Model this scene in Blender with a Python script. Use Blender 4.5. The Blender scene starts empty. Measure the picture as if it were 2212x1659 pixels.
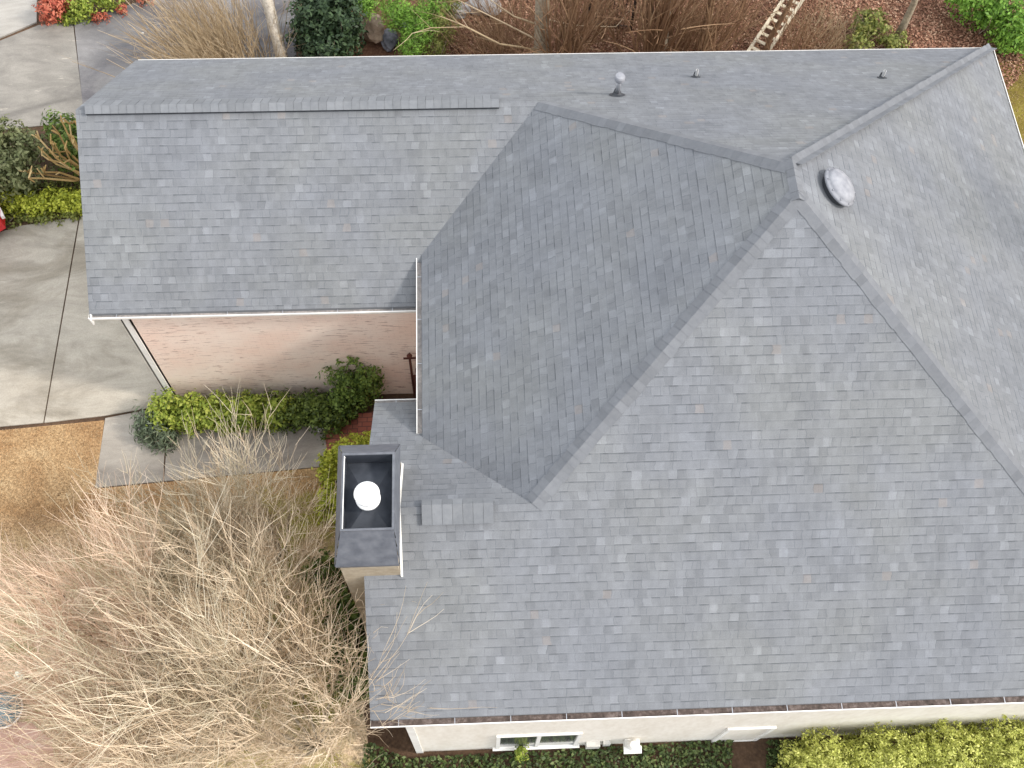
import bpy, math, random
import numpy as np
from mathutils import Vector, Matrix
R = math.radians
scene = bpy.context.scene
col = scene.collection

# ------------------------------------------------------------------ camera
F_PX, PITCH, YAW, ROLL = 2335.7, 25.937, -5.05, 3.047      # focal length for a 2212 px wide frame
CAM = Vector((2.6245, -17.0226, 22.0295))
rotm = Matrix.Rotation(R(YAW), 3, 'Z') @ Matrix.Rotation(R(PITCH), 3, 'X') @ Matrix.Rotation(R(ROLL), 3, 'Z')
cd = bpy.data.cameras.new('camera'); cam = bpy.data.objects.new('camera', cd); col.objects.link(cam)
cd.sensor_width = 36; cd.lens = 36 * F_PX / 2212; cd.clip_start = .1; cd.clip_end = 1500
cam.matrix_world = Matrix.Translation(CAM) @ rotm.to_4x4()
scene.camera = cam

# ------------------------------------------------------------------ light
SUN_EL, SUN_AZ = 40, -14        # azimuth measured from +x
w = bpy.data.worlds.new('World'); scene.world = w; w.use_nodes = True
nt = w.node_tree
sky = nt.nodes.new('ShaderNodeTexSky'); sky.sky_type = 'NISHITA'; sky.sun_disc = False
sky.sun_elevation = R(SUN_EL); sky.sun_rotation = R(90 - SUN_AZ)
sky.air_density = 1.0; sky.dust_density = 3.0; sky.ozone_density = 1.0
bg = nt.nodes['Background']; bg.inputs['Strength'].default_value = .15
hs = nt.nodes.new('ShaderNodeHueSaturation'); hs.inputs['Saturation'].default_value = .45      # thin high cloud: a paler sky
nt.links.new(sky.outputs[0], hs.inputs['Color']); ov = nt.nodes.new('ShaderNodeMix'); ov.data_type = 'RGBA'; ov.inputs[0].default_value = .75            # even overcast over the blue
ov.inputs[7].default_value = (4.3, 4.45, 4.6, 1)
nt.links.new(hs.outputs[0], ov.inputs[6]); nt.links.new(ov.outputs[2], bg.inputs[0])
sd = bpy.data.lights.new('sun', 'SUN'); sd.energy = 1.1; sd.angle = R(6.5); sd.color = (1, .93, .84)
so = bpy.data.objects.new('sun', sd); col.objects.link(so)
sv = Vector((math.cos(R(SUN_AZ)) * math.cos(R(SUN_EL)), math.sin(R(SUN_AZ)) * math.cos(R(SUN_EL)), math.sin(R(SUN_EL))))
so.rotation_euler = sv.to_track_quat('Z', 'Y').to_euler(); so.location = sv * 60
scene.view_settings.view_transform = 'Standard'; scene.view_settings.look = 'None'
scene.view_settings.exposure = 1.44; scene.view_settings.gamma = 1

# ------------------------------------------------------------------ helpers
def G(x, y, z=0.0):
    """where the line of sight of photo point (x, y) (2212 px wide frame) meets height z"""
    q = rotm @ Vector(((x - 1106) / F_PX, -(y - 829.5) / F_PX, -1))
    return CAM + q * ((z - CAM.z) / q.z)

def tag(o, label=None, cat=None, group=None, kind=None):
    if label: o['label'] = label
    if cat: o['category'] = cat
    if group: o['group'] = group
    if kind: o['kind'] = kind
    return o

def empty(name, loc=(0, 0, 0), rz=0, parent=None):
    o = bpy.data.objects.new(name, None); col.objects.link(o)
    o.location = loc; o.rotation_euler = (0, 0, rz); o.empty_display_size = .2
    if parent: o.parent = parent
    return o

class MB:
    def __init__(s): s.v = []; s.f = []; s.uv = []; s.m = []
    def face(s, pts, uv=None, m=0):
        b = len(s.v); s.v += [tuple(p) for p in pts]; s.f.append(tuple(range(b, b + len(pts))))
        s.uv += list(uv) if uv else [(0, 0)] * len(pts); s.m.append(m)
    def box(s, c, d, M=None, m=0):
        x, y, z = d[0] / 2, d[1] / 2, d[2] / 2
        P = [Vector((i * x, j * y, k * z)) for i in (-1, 1) for j in (-1, 1) for k in (-1, 1)]
        if M is not None: P = [M @ p for p in P]
        P = [p + Vector(c) for p in P]
        for q in ((0, 1, 3, 2), (4, 6, 7, 5), (0, 4, 5, 1), (2, 3, 7, 6), (0, 2, 6, 4), (1, 5, 7, 3)):
            s.face([P[i] for i in q], m=m)
    def bx(s, x0, x1, y0, y1, z0, z1, m=0):
        s.box(((x0 + x1) / 2, (y0 + y1) / 2, (z0 + z1) / 2), (abs(x1 - x0), abs(y1 - y0), abs(z1 - z0)), m=m)
    def prism(s, poly, z0, z1, m=0):
        a = sum(poly[i][0] * poly[(i + 1) % len(poly)][1] - poly[(i + 1) % len(poly)][0] * poly[i][1] for i in range(len(poly)))
        if a < 0: poly = poly[::-1]
        s.face([(p[0], p[1], z1) for p in poly], m=m); s.face([(p[0], p[1], z0) for p in poly[::-1]], m=m)
        for i in range(len(poly)):
            p, q = poly[i], poly[(i + 1) % len(poly)]
            s.face([(p[0], p[1], z0), (q[0], q[1], z0), (q[0], q[1], z1), (p[0], p[1], z1)], m=m)
    def tube(s, pts, rad, n=5, m=0, cap=True):
        pts = [Vector(p) for p in pts]; rings = []
        for i, p in enumerate(pts):
            t = (pts[min(i + 1, len(pts) - 1)] - pts[max(i - 1, 0)])
            if t.length < 1e-6: t = Vector((0, 0, 1))
            t.normalize(); a = t.orthogonal().normalized() if i == 0 else (prev - t * prev.dot(t)).normalized()
            prev = a; b = t.cross(a); r = rad[i] if hasattr(rad, '__len__') else rad
            k = len(s.v)
            s.v += [tuple(p + (a * math.cos(6.28319 * j / n) + b * math.sin(6.28319 * j / n)) * r) for j in range(n)]
            rings.append(k)
        for i in range(len(rings) - 1):
            for j in range(n):
                j2 = (j + 1) % n
                s.f.append((rings[i] + j, rings[i] + j2, rings[i + 1] + j2, rings[i + 1] + j)); s.uv += [(0, 0)] * 4; s.m.append(m)
        if cap and n > 3:
            s.f.append(tuple(rings[-1] + j for j in range(n))); s.uv += [(0, 0)] * n; s.m.append(m)
            s.f.append(tuple(rings[0] + j for j in range(n - 1, -1, -1))); s.uv += [(0, 0)] * n; s.m.append(m)
    def lathe(s, prof, c=(0, 0, 0), n=24, M=None, m=0):
        k0 = len(s.v)
        for r, z in prof:
            for j in range(n):
                p = Vector((r * math.cos(6.28319 * j / n), r * math.sin(6.28319 * j / n), z))
                if M is not None: p = M @ p
                s.v.append(tuple(p + Vector(c)))
        for i in range(len(prof) - 1):
            for j in range(n):
                j2 = (j + 1) % n
                s.f.append((k0 + i * n + j, k0 + i * n + j2, k0 + (i + 1) * n + j2, k0 + (i + 1) * n + j)); s.uv += [(0, 0)] * 4; s.m.append(m)
    def build(s, name, mats, parent=None, smooth=False):
        me = bpy.data.meshes.new(name); me.from_pydata(s.v, [], s.f)
        l = me.uv_layers.new(name='UVMap'); l.data.foreach_set('uv', np.array(s.uv, dtype=np.float32).ravel())
        for mt in (mats if isinstance(mats, (list, tuple)) else [mats]): me.materials.append(mt)
        me.polygons.foreach_set('material_index', s.m)
        if smooth: me.polygons.foreach_set('use_smooth', [True] * len(s.f))
        me.update()
        o = bpy.data.objects.new(name, me); col.objects.link(o)
        if parent: o.parent = parent
        return o

def np_obj(name, V, F, mat, parent=None):
    """fast mesh from numpy arrays: V (n,3), F (m,k)"""
    me = bpy.data.meshes.new(name); k = F.shape[1]
    me.vertices.add(len(V)); me.vertices.foreach_set('co', V.astype(np.float32).ravel())
    me.loops.add(F.size); me.loops.foreach_set('vertex_index', F.astype(np.int32).ravel())
    me.polygons.add(len(F)); me.polygons.foreach_set('loop_start', np.arange(0, F.size, k, dtype=np.int32))
    me.polygons.foreach_set('loop_total', np.full(len(F), k, dtype=np.int32))
    me.materials.append(mat); me.update(calc_edges=True); me.validate()
    o = bpy.data.objects.new(name, me); col.objects.link(o)
    if parent: o.parent = parent
    return o

# ------------------------------------------------------------------ materials
def mat(name, rgb=(.5, .5, .5), rough=.8, metal=0, spec=.5):
    m = bpy.data.materials.new(name); m.use_nodes = True; b = m.node_tree.nodes['Principled BSDF']
    b.inputs['Base Color'].default_value = (*rgb, 1); b.inputs['Roughness'].default_value = rough
    b.inputs['Metallic'].default_value = metal; b.inputs['Specular IOR Level'].default_value = spec
    return m
class N:
    """tiny node-building helper"""
    def __init__(s, m): s.t = m.node_tree; s.b = s.t.nodes['Principled BSDF']
    def n(s, ty, **k):
        x = s.t.nodes.new(ty)
        for a, b in k.items(): setattr(x, a, b)
        return x
    def put(s, sock, v):
        if isinstance(v, bpy.types.NodeSocket): s.t.links.new(v, sock)
        elif v is not None: sock.default_value = v
    def math(s, op, a, b=None, c=None, clamp=False):
        x = s.n('ShaderNodeMath', operation=op, use_clamp=clamp); s.put(x.inputs[0], a); s.put(x.inputs[1], b)
        if c is not None: s.put(x.inputs[2], c)
        return x.outputs[0]
    def noise(s, scale, detail=4, vec=None, rough=.55, dist=0):
        x = s.n('ShaderNodeTexNoise'); x.inputs['Scale'].default_value = scale; x.inputs['Detail'].default_value = detail
        x.inputs['Roughness'].default_value = rough; x.inputs['Distortion'].default_value = dist
        if vec is not None: s.t.links.new(vec, x.inputs['Vector'])
        return x.outputs['Fac']
    def obj(s): return s.n('ShaderNodeTexCoord').outputs['Object']
    def pos(s): return s.n('ShaderNodeNewGeometry').outputs['Position']
    def ramp(s, fac, stops, interp='LINEAR'):
        x = s.n('ShaderNodeValToRGB'); x.color_ramp.interpolation = interp; e = x.color_ramp.elements
        while len(e) > 1: e.remove(e[-1])
        e[0].position = stops[0][0]; e[0].color = (*stops[0][1], 1)
        for p, c in stops[1:]:
            q = e.new(p); q.color = (*c, 1)
        s.put(x.inputs[0], fac); return x.outputs[0]
    def mix(s, f, a, b, blend='MIX'):
        x = s.n('ShaderNodeMix', data_type='RGBA', blend_type=blend)
        s.put(x.inputs[0], f)
        for i, v in ((6, a), (7, b)):
            s.put(x.inputs[i], (*v, 1) if isinstance(v, tuple) and len(v) == 3 else v)
        return x.outputs[2]
    def maprange(s, v, a, b, c, d):
        x = s.n('ShaderNodeMapRange'); s.put(x.inputs[0], v)
        for i, q in enumerate((a, b, c, d)): x.inputs[i + 1].default_value = q
        return x.outputs[0]
    def bump(s, h, strength=.5, dist=.01):
        x = s.n('ShaderNodeBump'); x.inputs['Strength'].default_value = strength; x.inputs['Distance'].default_value = dist
        s.t.links.new(h, x.inputs['Height']); s.t.links.new(x.outputs[0], s.b.inputs['Normal'])
    def color(s, c): s.t.links.new(c, s.b.inputs['Base Color'])
    def scl(s, vec, v):
        x = s.n('ShaderNodeVectorMath', operation='MULTIPLY'); s.t.links.new(vec, x.inputs[0]); x.inputs[1].default_value = v
        return x.outputs[0]

def shingle_mat(name, cap=False):
    m = mat(name, rough=.88, spec=.35); k = N(m)
    uv = k.n('ShaderNodeUVMap').outputs[0]
    sx = k.n('ShaderNodeSeparateXYZ'); k.t.links.new(uv, sx.inputs[0]); u, v = sx.outputs[0], sx.outputs[1]
    EXP = .150
    wob = k.math('MULTIPLY', k.math('SUBTRACT', k.noise(1.3, 2, uv), .5), .014)
    vr = k.math('DIVIDE', k.math('ADD', v, wob), EXP)
    row = k.math('FLOOR', vr); fr = k.math('FRACT', vr)
    def wn(a, b=0.0):
        c = k.n('ShaderNodeCombineXYZ'); k.put(c.inputs[0], a); k.put(c.inputs[1], b)
        x = k.n('ShaderNodeTexWhiteNoise', noise_dimensions='2D'); k.t.links.new(c.outputs[0], x.inputs['Vector']); return x.outputs['Value']
    off = k.math('MULTIPLY', wn(row, 3.3), 9.0)
    uj = k.math('ADD', u, k.math('MULTIPLY', k.math('SUBTRACT', k.noise(5.0, 2, uv), .5), .10))
    def cells(width, seed):
        uu = k.math('ADD', k.math('DIVIDE', uj, width), k.math('ADD', off, seed))
        c = k.math('FLOOR', uu); return c, k.math('FRACT', uu), wn(c, k.math('ADD', row, seed))
    c1, f1, r1 = cells(.145, 0.0); c2, f2, r2 = cells(.083, 17.0); c3, f3, r3 = cells(.95, 41.0)
    tone = k.ramp(r1, [(0, (.91,) * 3), (.14, (.965,) * 3), (.36, (1.0,) * 3), (.68, (1.025,) * 3), (.90, (1.07,) * 3), (.965, (1.17,) * 3)], 'CONSTANT')
    tone2 = k.ramp(r2, [(0, (.96,) * 3), (.3, (1.0,) * 3), (.75, (1.03,) * 3)], 'CONSTANT')
    tone3 = k.maprange(r3, 0, 1, .97, 1.03)
    base = k.ramp(k.noise(.45, 3, uv), [(.36, (.163, .171, .187)), (.5, (.168, .175, .187)), (.64, (.172, .178, .183))])
    c = k.mix(1.0, base, tone, 'MULTIPLY'); c = k.mix(1.0, c, tone2, 'MULTIPLY'); c = k.mix(1.0, c, tone3, 'MULTIPLY')
    tan = k.math('GREATER_THAN', wn(k.math('ADD', c1, 91.0), row), .991)
    c = k.mix(k.math('MULTIPLY', tan, .22), c, (.30, .235, .19))
    raised = k.math('GREATER_THAN', r1, .40)
    # butt-edge shadow painted into the colour: a faint line everywhere, a stronger dash where a thick tab sits above
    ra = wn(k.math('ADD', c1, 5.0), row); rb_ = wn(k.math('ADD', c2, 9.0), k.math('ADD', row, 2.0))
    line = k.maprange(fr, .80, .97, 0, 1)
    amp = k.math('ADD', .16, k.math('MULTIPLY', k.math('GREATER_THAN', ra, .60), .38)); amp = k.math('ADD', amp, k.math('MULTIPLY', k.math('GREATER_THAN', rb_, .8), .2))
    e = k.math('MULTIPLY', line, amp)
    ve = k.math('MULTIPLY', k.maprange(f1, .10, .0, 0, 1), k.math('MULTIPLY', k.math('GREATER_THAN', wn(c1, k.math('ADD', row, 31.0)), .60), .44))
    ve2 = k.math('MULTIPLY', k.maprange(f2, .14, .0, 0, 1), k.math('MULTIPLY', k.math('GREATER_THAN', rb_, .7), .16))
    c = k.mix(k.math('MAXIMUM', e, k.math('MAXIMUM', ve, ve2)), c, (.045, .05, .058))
    lite = k.math('MULTIPLY', k.maprange(fr, .0, .14, 1, 0), .10); c = k.mix(lite, c, (.36, .37, .39))
    gr = k.noise(70, 3, uv); c = k.mix(1.0, c, k.maprange(gr, .3, .7, .88, 1.12), 'MULTIPLY')
    bl = k.noise(1.9, 5, uv, .65); c = k.mix(1.0, c, k.maprange(bl, .3, .7, .92, 1.08), 'MULTIPLY')
    fine = k.noise(9.0, 3, uv); c = k.mix(1.0, c, k.maprange(fine, .3, .7, .95, 1.05), 'MULTIPLY')
    streak = k.noise(1.0, 3, k.scl(uv, (2.6, .3, 1))); c = k.mix(1.0, c, k.maprange(streak, .3, .7, .94, 1.06), 'MULTIPLY')
    k.color(c)
    h = k.math('ADD', k.math('MULTIPLY', k.math('SUBTRACT', 1.0, fr), 1.0), k.math('MULTIPLY', raised, .4))
    h = k.math('ADD', h, k.math('MULTIPLY', gr, .25))
    k.bump(h, .5, .012)
    return m
def noisy(name, stops, scale=6, detail=6, rough=.9, bump=.4, bd=.01, scale2=None, sv=(1, 1, 1), spec=.3, island=0):
    m = mat(name, rough=rough, spec=spec); k = N(m); p = k.scl(k.pos(), sv)
    f = k.noise(scale, detail, p)
    if scale2: f = k.math('ADD', k.math('MULTIPLY', f, .55), k.math('MULTIPLY', k.noise(scale2, 3, p), .45))
    c = k.ramp(f, stops)
    if island: c = k.mix(1.0, c, k.maprange(k.n('ShaderNodeNewGeometry').outputs['Random Per Island'], 0, 1, 1 - island, 1 + island), 'MULTIPLY')
    k.color(c); k.bump(k.noise(scale * 4, 5, p), bump, bd); return m
def leafmat(name, stops, rough=.55, trans=.25):
    m = mat(name, rough=rough, spec=.35); k = N(m)
    g = k.n('ShaderNodeNewGeometry'); f = k.math('ADD', k.math('MULTIPLY', g.outputs['Random Per Island'], .62), k.math('MULTIPLY', k.noise(1.7, 3, g.outputs['Position']), .5))
    c = k.ramp(f, stops); k.color(c)
    if trans:
        tr = k.n('ShaderNodeBsdfTranslucent'); k.t.links.new(c, tr.inputs[0])
        mx = k.n('ShaderNodeMixShader'); mx.inputs[0].default_value = trans
        k.t.links.new(k.b.outputs[0], mx.inputs[1]); k.t.links.new(tr.outputs[0], mx.inputs[2])
        k.t.links.new(mx.outputs[0], k.t.nodes['Material Output'].inputs[0])
    return m

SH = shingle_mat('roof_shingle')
M_cap = noisy('cap_shingle', [(.3, (.135, .141, .154)), (.7, (.170, .176, .188))], 14, 5, .9, .5, .006, 2.0, island=.10)
M_vent = noisy('vent_shingle', [(.3, (.145, .153, .166)), (.7, (.195, .202, .213))], 10, 5, .9, .5, .006, 1.5, island=.12)
M_white = noisy('white_paint', [(.3, (.70, .68, .64)), (.7, (.84, .83, .80))], 3, 5, .5, .1, .003)
M_gutin = noisy('gutter_debris', [(.32, (.045, .035, .03)), (.5, (.10, .075, .065)), (.68, (.20, .16, .145))], 5, 6, .95, .7, .01, 20)
M_gutin2 = noisy('gutter_grit', [(.32, (.17, .16, .155)), (.5, (.27, .25, .24)), (.68, (.42, .37, .34))], 2.2, 5, .95, .4, .01, 16)
M_metal = mat('galvanised', (.42, .43, .46), .42, .85)
M_fan = noisy('vent_metal', [(.35, (.22, .225, .25)), (.65, (.31, .315, .34))], 8, 4, .55, .1, .002)
M_dark = mat('dark_metal', (.035, .038, .046), .45, .3)
M_dark2 = noisy('cap_metal', [(.3, (.035, .04, .05)), (.7, (.06, .067, .082))], 5, 4, .42, .15, .003)
M_skirt = noisy('skirt_metal', [(.3, (.085, .092, .11)), (.7, (.14, .148, .168))], 6, 4, .45, .15, .003)
M_rim = noisy('cap_rim', [(.3, (.085, .09, .105)), (.7, (.15, .157, .175))], 6, 4, .5, .15, .003)
M_black = mat('black_iron', (.015, .014, .015), .5)
M_flue = mat('white_flue', (.86, .86, .85), .4)
M_lead = mat('dark_flashing', (.03, .033, .04), .6)
M_glass = mat('window_glass', (.05, .06, .06), .12, 0, .8)
M_stucco = noisy('tan_stucco', [(.3, (.30, .25, .18)), (.7, (.40, .34, .26))], 9, 5, .9, .4, .006)
M_cream = noisy('cream_wall', [(.35, (.66, .61, .53)), (.6, (.76, .72, .65))], 2.5, 5, .8, .2, .004, 12, sv=(1, 1, .35))
M_rust = noisy('rust', [(.3, (.05, .018, .014)), (.7, (.13, .045, .03))], 20, 5, .8, .3, .004)

def brick_wall_mat():
    m = mat('painted_brick', rough=.8); k = N(m)
    p = k.pos(); s = k.n('ShaderNodeSeparateXYZ'); k.t.links.new(p, s.inputs[0])
    u = k.math('ADD', s.outputs[0], s.outputs[1]); c = k.n('ShaderNodeCombineXYZ'); k.put(c.inputs[0], u); k.put(c.inputs[1], s.outputs[2])
    b = k.n('ShaderNodeTexBrick'); k.t.links.new(c.outputs[0], b.inputs['Vector'])
    for n_, v_ in (('Scale', 1.0), ('Mortar Size', .007), ('Mortar Smooth', .4), ('Brick Width', .235), ('Row Height', .078), ('Bias', 0)): b.inputs[n_].default_value = v_
    b.inputs['Color1'].default_value = (.86, .66, .56, 1); b.inputs['Color2'].default_value = (.84, .66, .56, 1); b.inputs['Mortar'].default_value = (.76, .58, .49, 1)
    blot = k.noise(1.1, 4, p); cc = k.mix(k.maprange(blot, .35, .65, 0, .6), b.outputs[0], (.90, .80, .71))
    # paint worn off single bricks in short horizontal dashes
    dash = k.noise(1.0, 3, k.scl(c.outputs[0], (3.2, 22, 1)), .6); patch = k.noise(.9, 2, p)
    f = k.math('MULTIPLY', k.math('GREATER_THAN', dash, .60), k.maprange(patch, .38, .55, .18, .7))
    cc = k.mix(f, cc, (.36, .21, .17)); k.color(cc)
    k.bump(k.math('SUBTRACT', 1.0, b.outputs['Fac']), .35, .006); return m
M_brick = brick_wall_mat()

def concrete_mat(name, lo, hi, stain=(.14, .125, .10)):
    m = mat(name, rough=.9, spec=.25); k = N(m); p = k.pos()
    c = k.ramp(k.noise(.55, 6, p, .6, .6), [(.3, lo), (.7, hi)])
    st = k.noise(.35, 5, k.scl(p, (1, 2.2, 1)), .6, 1.2); c = k.mix(k.maprange(st, .5, .66, 0, .7), c, stain); sm = k.noise(1.4, 6, k.scl(p, (.5, 1.6, 1)), .7, 1.5); c = k.mix(1.0, c, k.maprange(sm, .3, .7, .80, 1.16), 'MULTIPLY')
    c = k.mix(1.0, c, k.maprange(k.noise(45, 3, p), .3, .7, .90, 1.10), 'MULTIPLY')
    pale = k.noise(2.3, 4, k.scl(p, (.7, 2.5, 1)), .7); c = k.mix(k.maprange(pale, .64, .72, 0, .6), c, (.55, .50, .42))
    k.color(c); k.bump(k.noise(30, 5, p), .3, .004); return m
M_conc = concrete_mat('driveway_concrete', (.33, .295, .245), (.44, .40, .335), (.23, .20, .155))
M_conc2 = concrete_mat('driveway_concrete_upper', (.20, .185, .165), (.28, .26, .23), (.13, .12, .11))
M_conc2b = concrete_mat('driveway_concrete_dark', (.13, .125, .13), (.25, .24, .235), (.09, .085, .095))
M_conc3 = concrete_mat('pale_concrete', (.32, .30, .27), (.38, .36, .33))
M_walk = concrete_mat('walkway_concrete', (.27, .24, .205), (.37, .335, .29), (.20, .17, .145))
def paver_mat():
    m = mat('red_brick_paver', rough=.9); k = N(m)
    b = k.n('ShaderNodeTexBrick'); k.t.links.new(k.pos(), b.inputs['Vector'])
    for n_, v_ in (('Scale', 1.0), ('Mortar Size', .008), ('Brick Width', .22), ('Row Height', .11)): b.inputs[n_].default_value = v_
    b.inputs['Color1'].default_value = (.32, .09, .055, 1); b.inputs['Color2'].default_value = (.42, .14, .09, 1); b.inputs['Mortar'].default_value = (.10, .05, .04, 1)
    k.color(k.mix(k.math('MULTIPLY', k.noise(12, 4, k.pos()), .4), b.outputs[0], (.16, .07, .06))); k.bump(b.outputs['Fac'], -.4, .006); return m
M_paver = paver_mat()
M_pink = noisy('pink_gravel', [(.3, (.36, .20, .15)), (.5, (.48, .30, .23)), (.7, (.60, .42, .34))], 3, 6, .95, .6, .01, 18, sv=(.6, 1.6, 1))
M_soil = noisy('soil', [(.3, (.035, .022, .014)), (.5, (.085, .05, .03)), (.7, (.15, .095, .06))], 1.5, 8, .95, .8, .03, 14)
M_litter = noisy('leaf_litter', [(.3, (.055, .028, .018)), (.5, (.13, .062, .036)), (.7, (.24, .14, .08))], 2, 8, .95, .8, .03, 16)
M_moss = noisy('mossy_ground', [(.3, (.07, .05, .015)), (.5, (.15, .115, .02)), (.7, (.22, .19, .035))], 1.4, 8, .95, .6, .02, 16)

def lawn_mat():
    m = mat('dry_lawn', rough=.95, spec=.2); k = N(m); p = k.pos()
    c = k.ramp(k.noise(.8, 7, p, .65, .5), [(.28, (.22, .125, .06)), (.45, (.34, .205, .10)), (.6, (.43, .29, .155)), (.75, (.49, .37, .22))])
    s = k.n('ShaderNodeSeparateXYZ'); k.t.links.new(p, s.inputs[0])
    shade = k.maprange(s.outputs[1], -9.0, -10.8, 0, 1)          # pale thatch under the bare trees
    n2 = k.ramp(k.noise(1.6, 6, p, .6, .4), [(.28, (.22, .21, .07)), (.40, (.42, .34, .20)), (.62, (.62, .47, .33)), (.75, (.66, .51, .39))])
    c = k.mix(shade, c, n2)
    g2 = k.noise(.9, 5, p, .6); nx = k.maprange(s.outputs[0], -3.2, -1.4, 0, 1)
    c = k.mix(k.math('MULTIPLY', k.maprange(g2, .44, .54, .05, .9), nx), c, (.24, .22, .04))
    c = k.mix(1.0, c, k.maprange(k.noise(30, 5, k.scl(p, (1, .7, 1))), .3, .7, .62, 1.38), 'MULTIPLY')
    k.color(c); k.bump(k.noise(34, 4, p), .7, .02); return m
M_lawn = lawn_mat()

# ------------------------------------------------------------------ the setting
def sheet(name, poly, z, m, h=0.0, kind='structure'):
    b = MB(); P = [(p[0], p[1]) for p in poly]
    a = sum(P[i][0] * P[(i + 1) % len(P)][1] - P[(i + 1) % len(P)][0] * P[i][1] for i in range(len(P)))
    if a < 0: P = P[::-1]
    if h: b.prism(P, z - h, z)
    else: b.face([(p[0], p[1], z) for p in P])
    o = b.build(name, m); tag(o, kind=kind); return o
def gp(*pts, z=0): return [G(x, y, z).xy for x, y in pts]

g = MB(); g.face([(-300, -300, 0), (300, -300, 0), (300, 300, 0), (-300, 300, 0)]); tag(g.build('ground', M_soil), kind='structure')
sheet('woodland_floor', [(-1.5, .2), (40, .2), (40, 40), (-1.5, 40)], .004, M_litter)
sheet('mossy_lawn', [(14.9, 2.2), (17.2, 2.9), (40, 2.0), (40, -40), (14.9, -40)], .008, M_moss)
sheet('lawn', gp((-500, 970), (0, 930), (226, 908), (208, 1056), (690, 1010), (740, 1200), (800, 1640), (820, 2100), (-500, 2100)), .008, M_lawn)
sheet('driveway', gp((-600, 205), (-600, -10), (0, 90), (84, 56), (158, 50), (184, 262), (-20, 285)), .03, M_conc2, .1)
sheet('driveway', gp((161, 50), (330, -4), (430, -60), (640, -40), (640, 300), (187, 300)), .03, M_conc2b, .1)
sheet('street_pavement', gp((-600, -25), (-600, -400), (84, -400), (80, 50), (0, 84)), .045, M_conc3, .1)
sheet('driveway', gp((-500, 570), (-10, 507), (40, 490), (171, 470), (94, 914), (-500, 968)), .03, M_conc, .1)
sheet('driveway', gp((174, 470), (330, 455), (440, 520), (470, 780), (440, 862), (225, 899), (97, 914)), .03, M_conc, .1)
sheet('walkway', gp((228, 904), (362, 878), (352, 1040), (206, 1054)), .022, M_walk, .08)
sheet('walkway', gp((366, 878), (720, 850), (700, 1008), (355, 1040)), .022, M_walk, .08)
sheet('entry_path', gp((700, 925), (760, 905), (1010, 880), (1010, 1010), (712, 1010)), .05, M_paver, .1)
sheet('entry_step', gp((775, 900), (1010, 870), (1010, 960), (775, 950)), .16, M_paver, .2)
sheet('gravel_path', gp((-300, 1560), (0, 1556), (70, 1562), (112, 1600), (125, 1700), (150, 2100), (-300, 2100)), .014, M_pink)

# ------------------------------------------------------------------ the house
Z0 = 3.65
pN, pG, pW, pS, pF, pE = .717, .639, .659, .702, .693, .713
WR, XW0, YS0, ZF, XE = 3.499, .231, -14.405, 2.188, 14.6
YF = YS0 + ZF / pS; ZR = pN * WR
zN = lambda y: Z0 - pN * y
zG = lambda y: Z0 + ZR + pG * (y + WR)
zW = lambda x: Z0 + pW * (x - XW0)
zS = lambda y: Z0 + pS * (y - YS0)
zFr = lambda y: Z0 + ZF - pF * (y - YF)
zE = lambda x: Z0 + pE * (XE - x)
pl = dict(N=((0, pN, 1), Z0), G=((0, -pG, 1), Z0 + ZR + pG * WR), W=((-pW, 0, 1), Z0 - pW * XW0), S=((0, -pS, 1), Z0 - pS * YS0),
          F=((0, pF, 1), Z0 + ZF + pF * YF), E=((pE, 0, 1), Z0 + pE * XE))
def isect(a, b, c):
    A = np.array([pl[q][0] if isinstance(q, str) else q[0] for q in (a, b, c)], float); d = [pl[q][1] if isinstance(q, str) else q[1] for q in (a, b, c)]
    return Vector(np.linalg.solve(A, d))
X_ = lambda v: ((1, 0, 0), v)
Y_ = lambda v: ((0, 1, 0), v)
LX = -4.50; yN = -.03; yG = -6.66; xW = 1.76; yS = -14.19; xE = 14.55; aX = .86; yFn = -8.58
pkN = isect('N', 'W', 'E'); pkS = isect('S', 'W', 'E'); J1 = isect('N', 'W', 'G'); J2 = isect('W', 'S', 'F')
V1 = isect('W', 'G', X_(xW)); V2 = isect('W', 'F', X_(xW)); NEc = isect('N', 'E', Y_(yN)); SEc = isect('S', 'E', Y_(yS))
NEc.x = xE; SEc.x = xE
H = lambda x, y, f, w: Vector((x, y, f(y if w == 'y' else x)))
planes = [
    ('N', [H(LX, yN, zN, 'y'), H(LX, -WR, zN, 'y'), J1, pkN, H(xE, yN, zN, 'y')]),
    ('G', [H(LX, -WR, zG, 'y'), H(LX, yG, zG, 'y'), H(2.6, yG, zG, 'y'), isect('W', 'G', X_(2.6)), J1]),
    ('W', [J1, V1, V2, J2, pkS, pkN]),
    ('F', [H(aX, YF, zFr, 'y'), J2, isect('W', 'F', X_(2.6)), H(2.6, yFn, zFr, 'y'), H(aX, yFn, zFr, 'y')]),
    ('S', [pkS, J2, H(aX, YF, zS, 'y'), H(aX, yS, zS, 'y'), H(xE, yS, zS, 'y')]),
    ('E', [pkN, pkS, H(xE, yS, zE, 'x'), H(xE, yN, zE, 'x')])]
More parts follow.
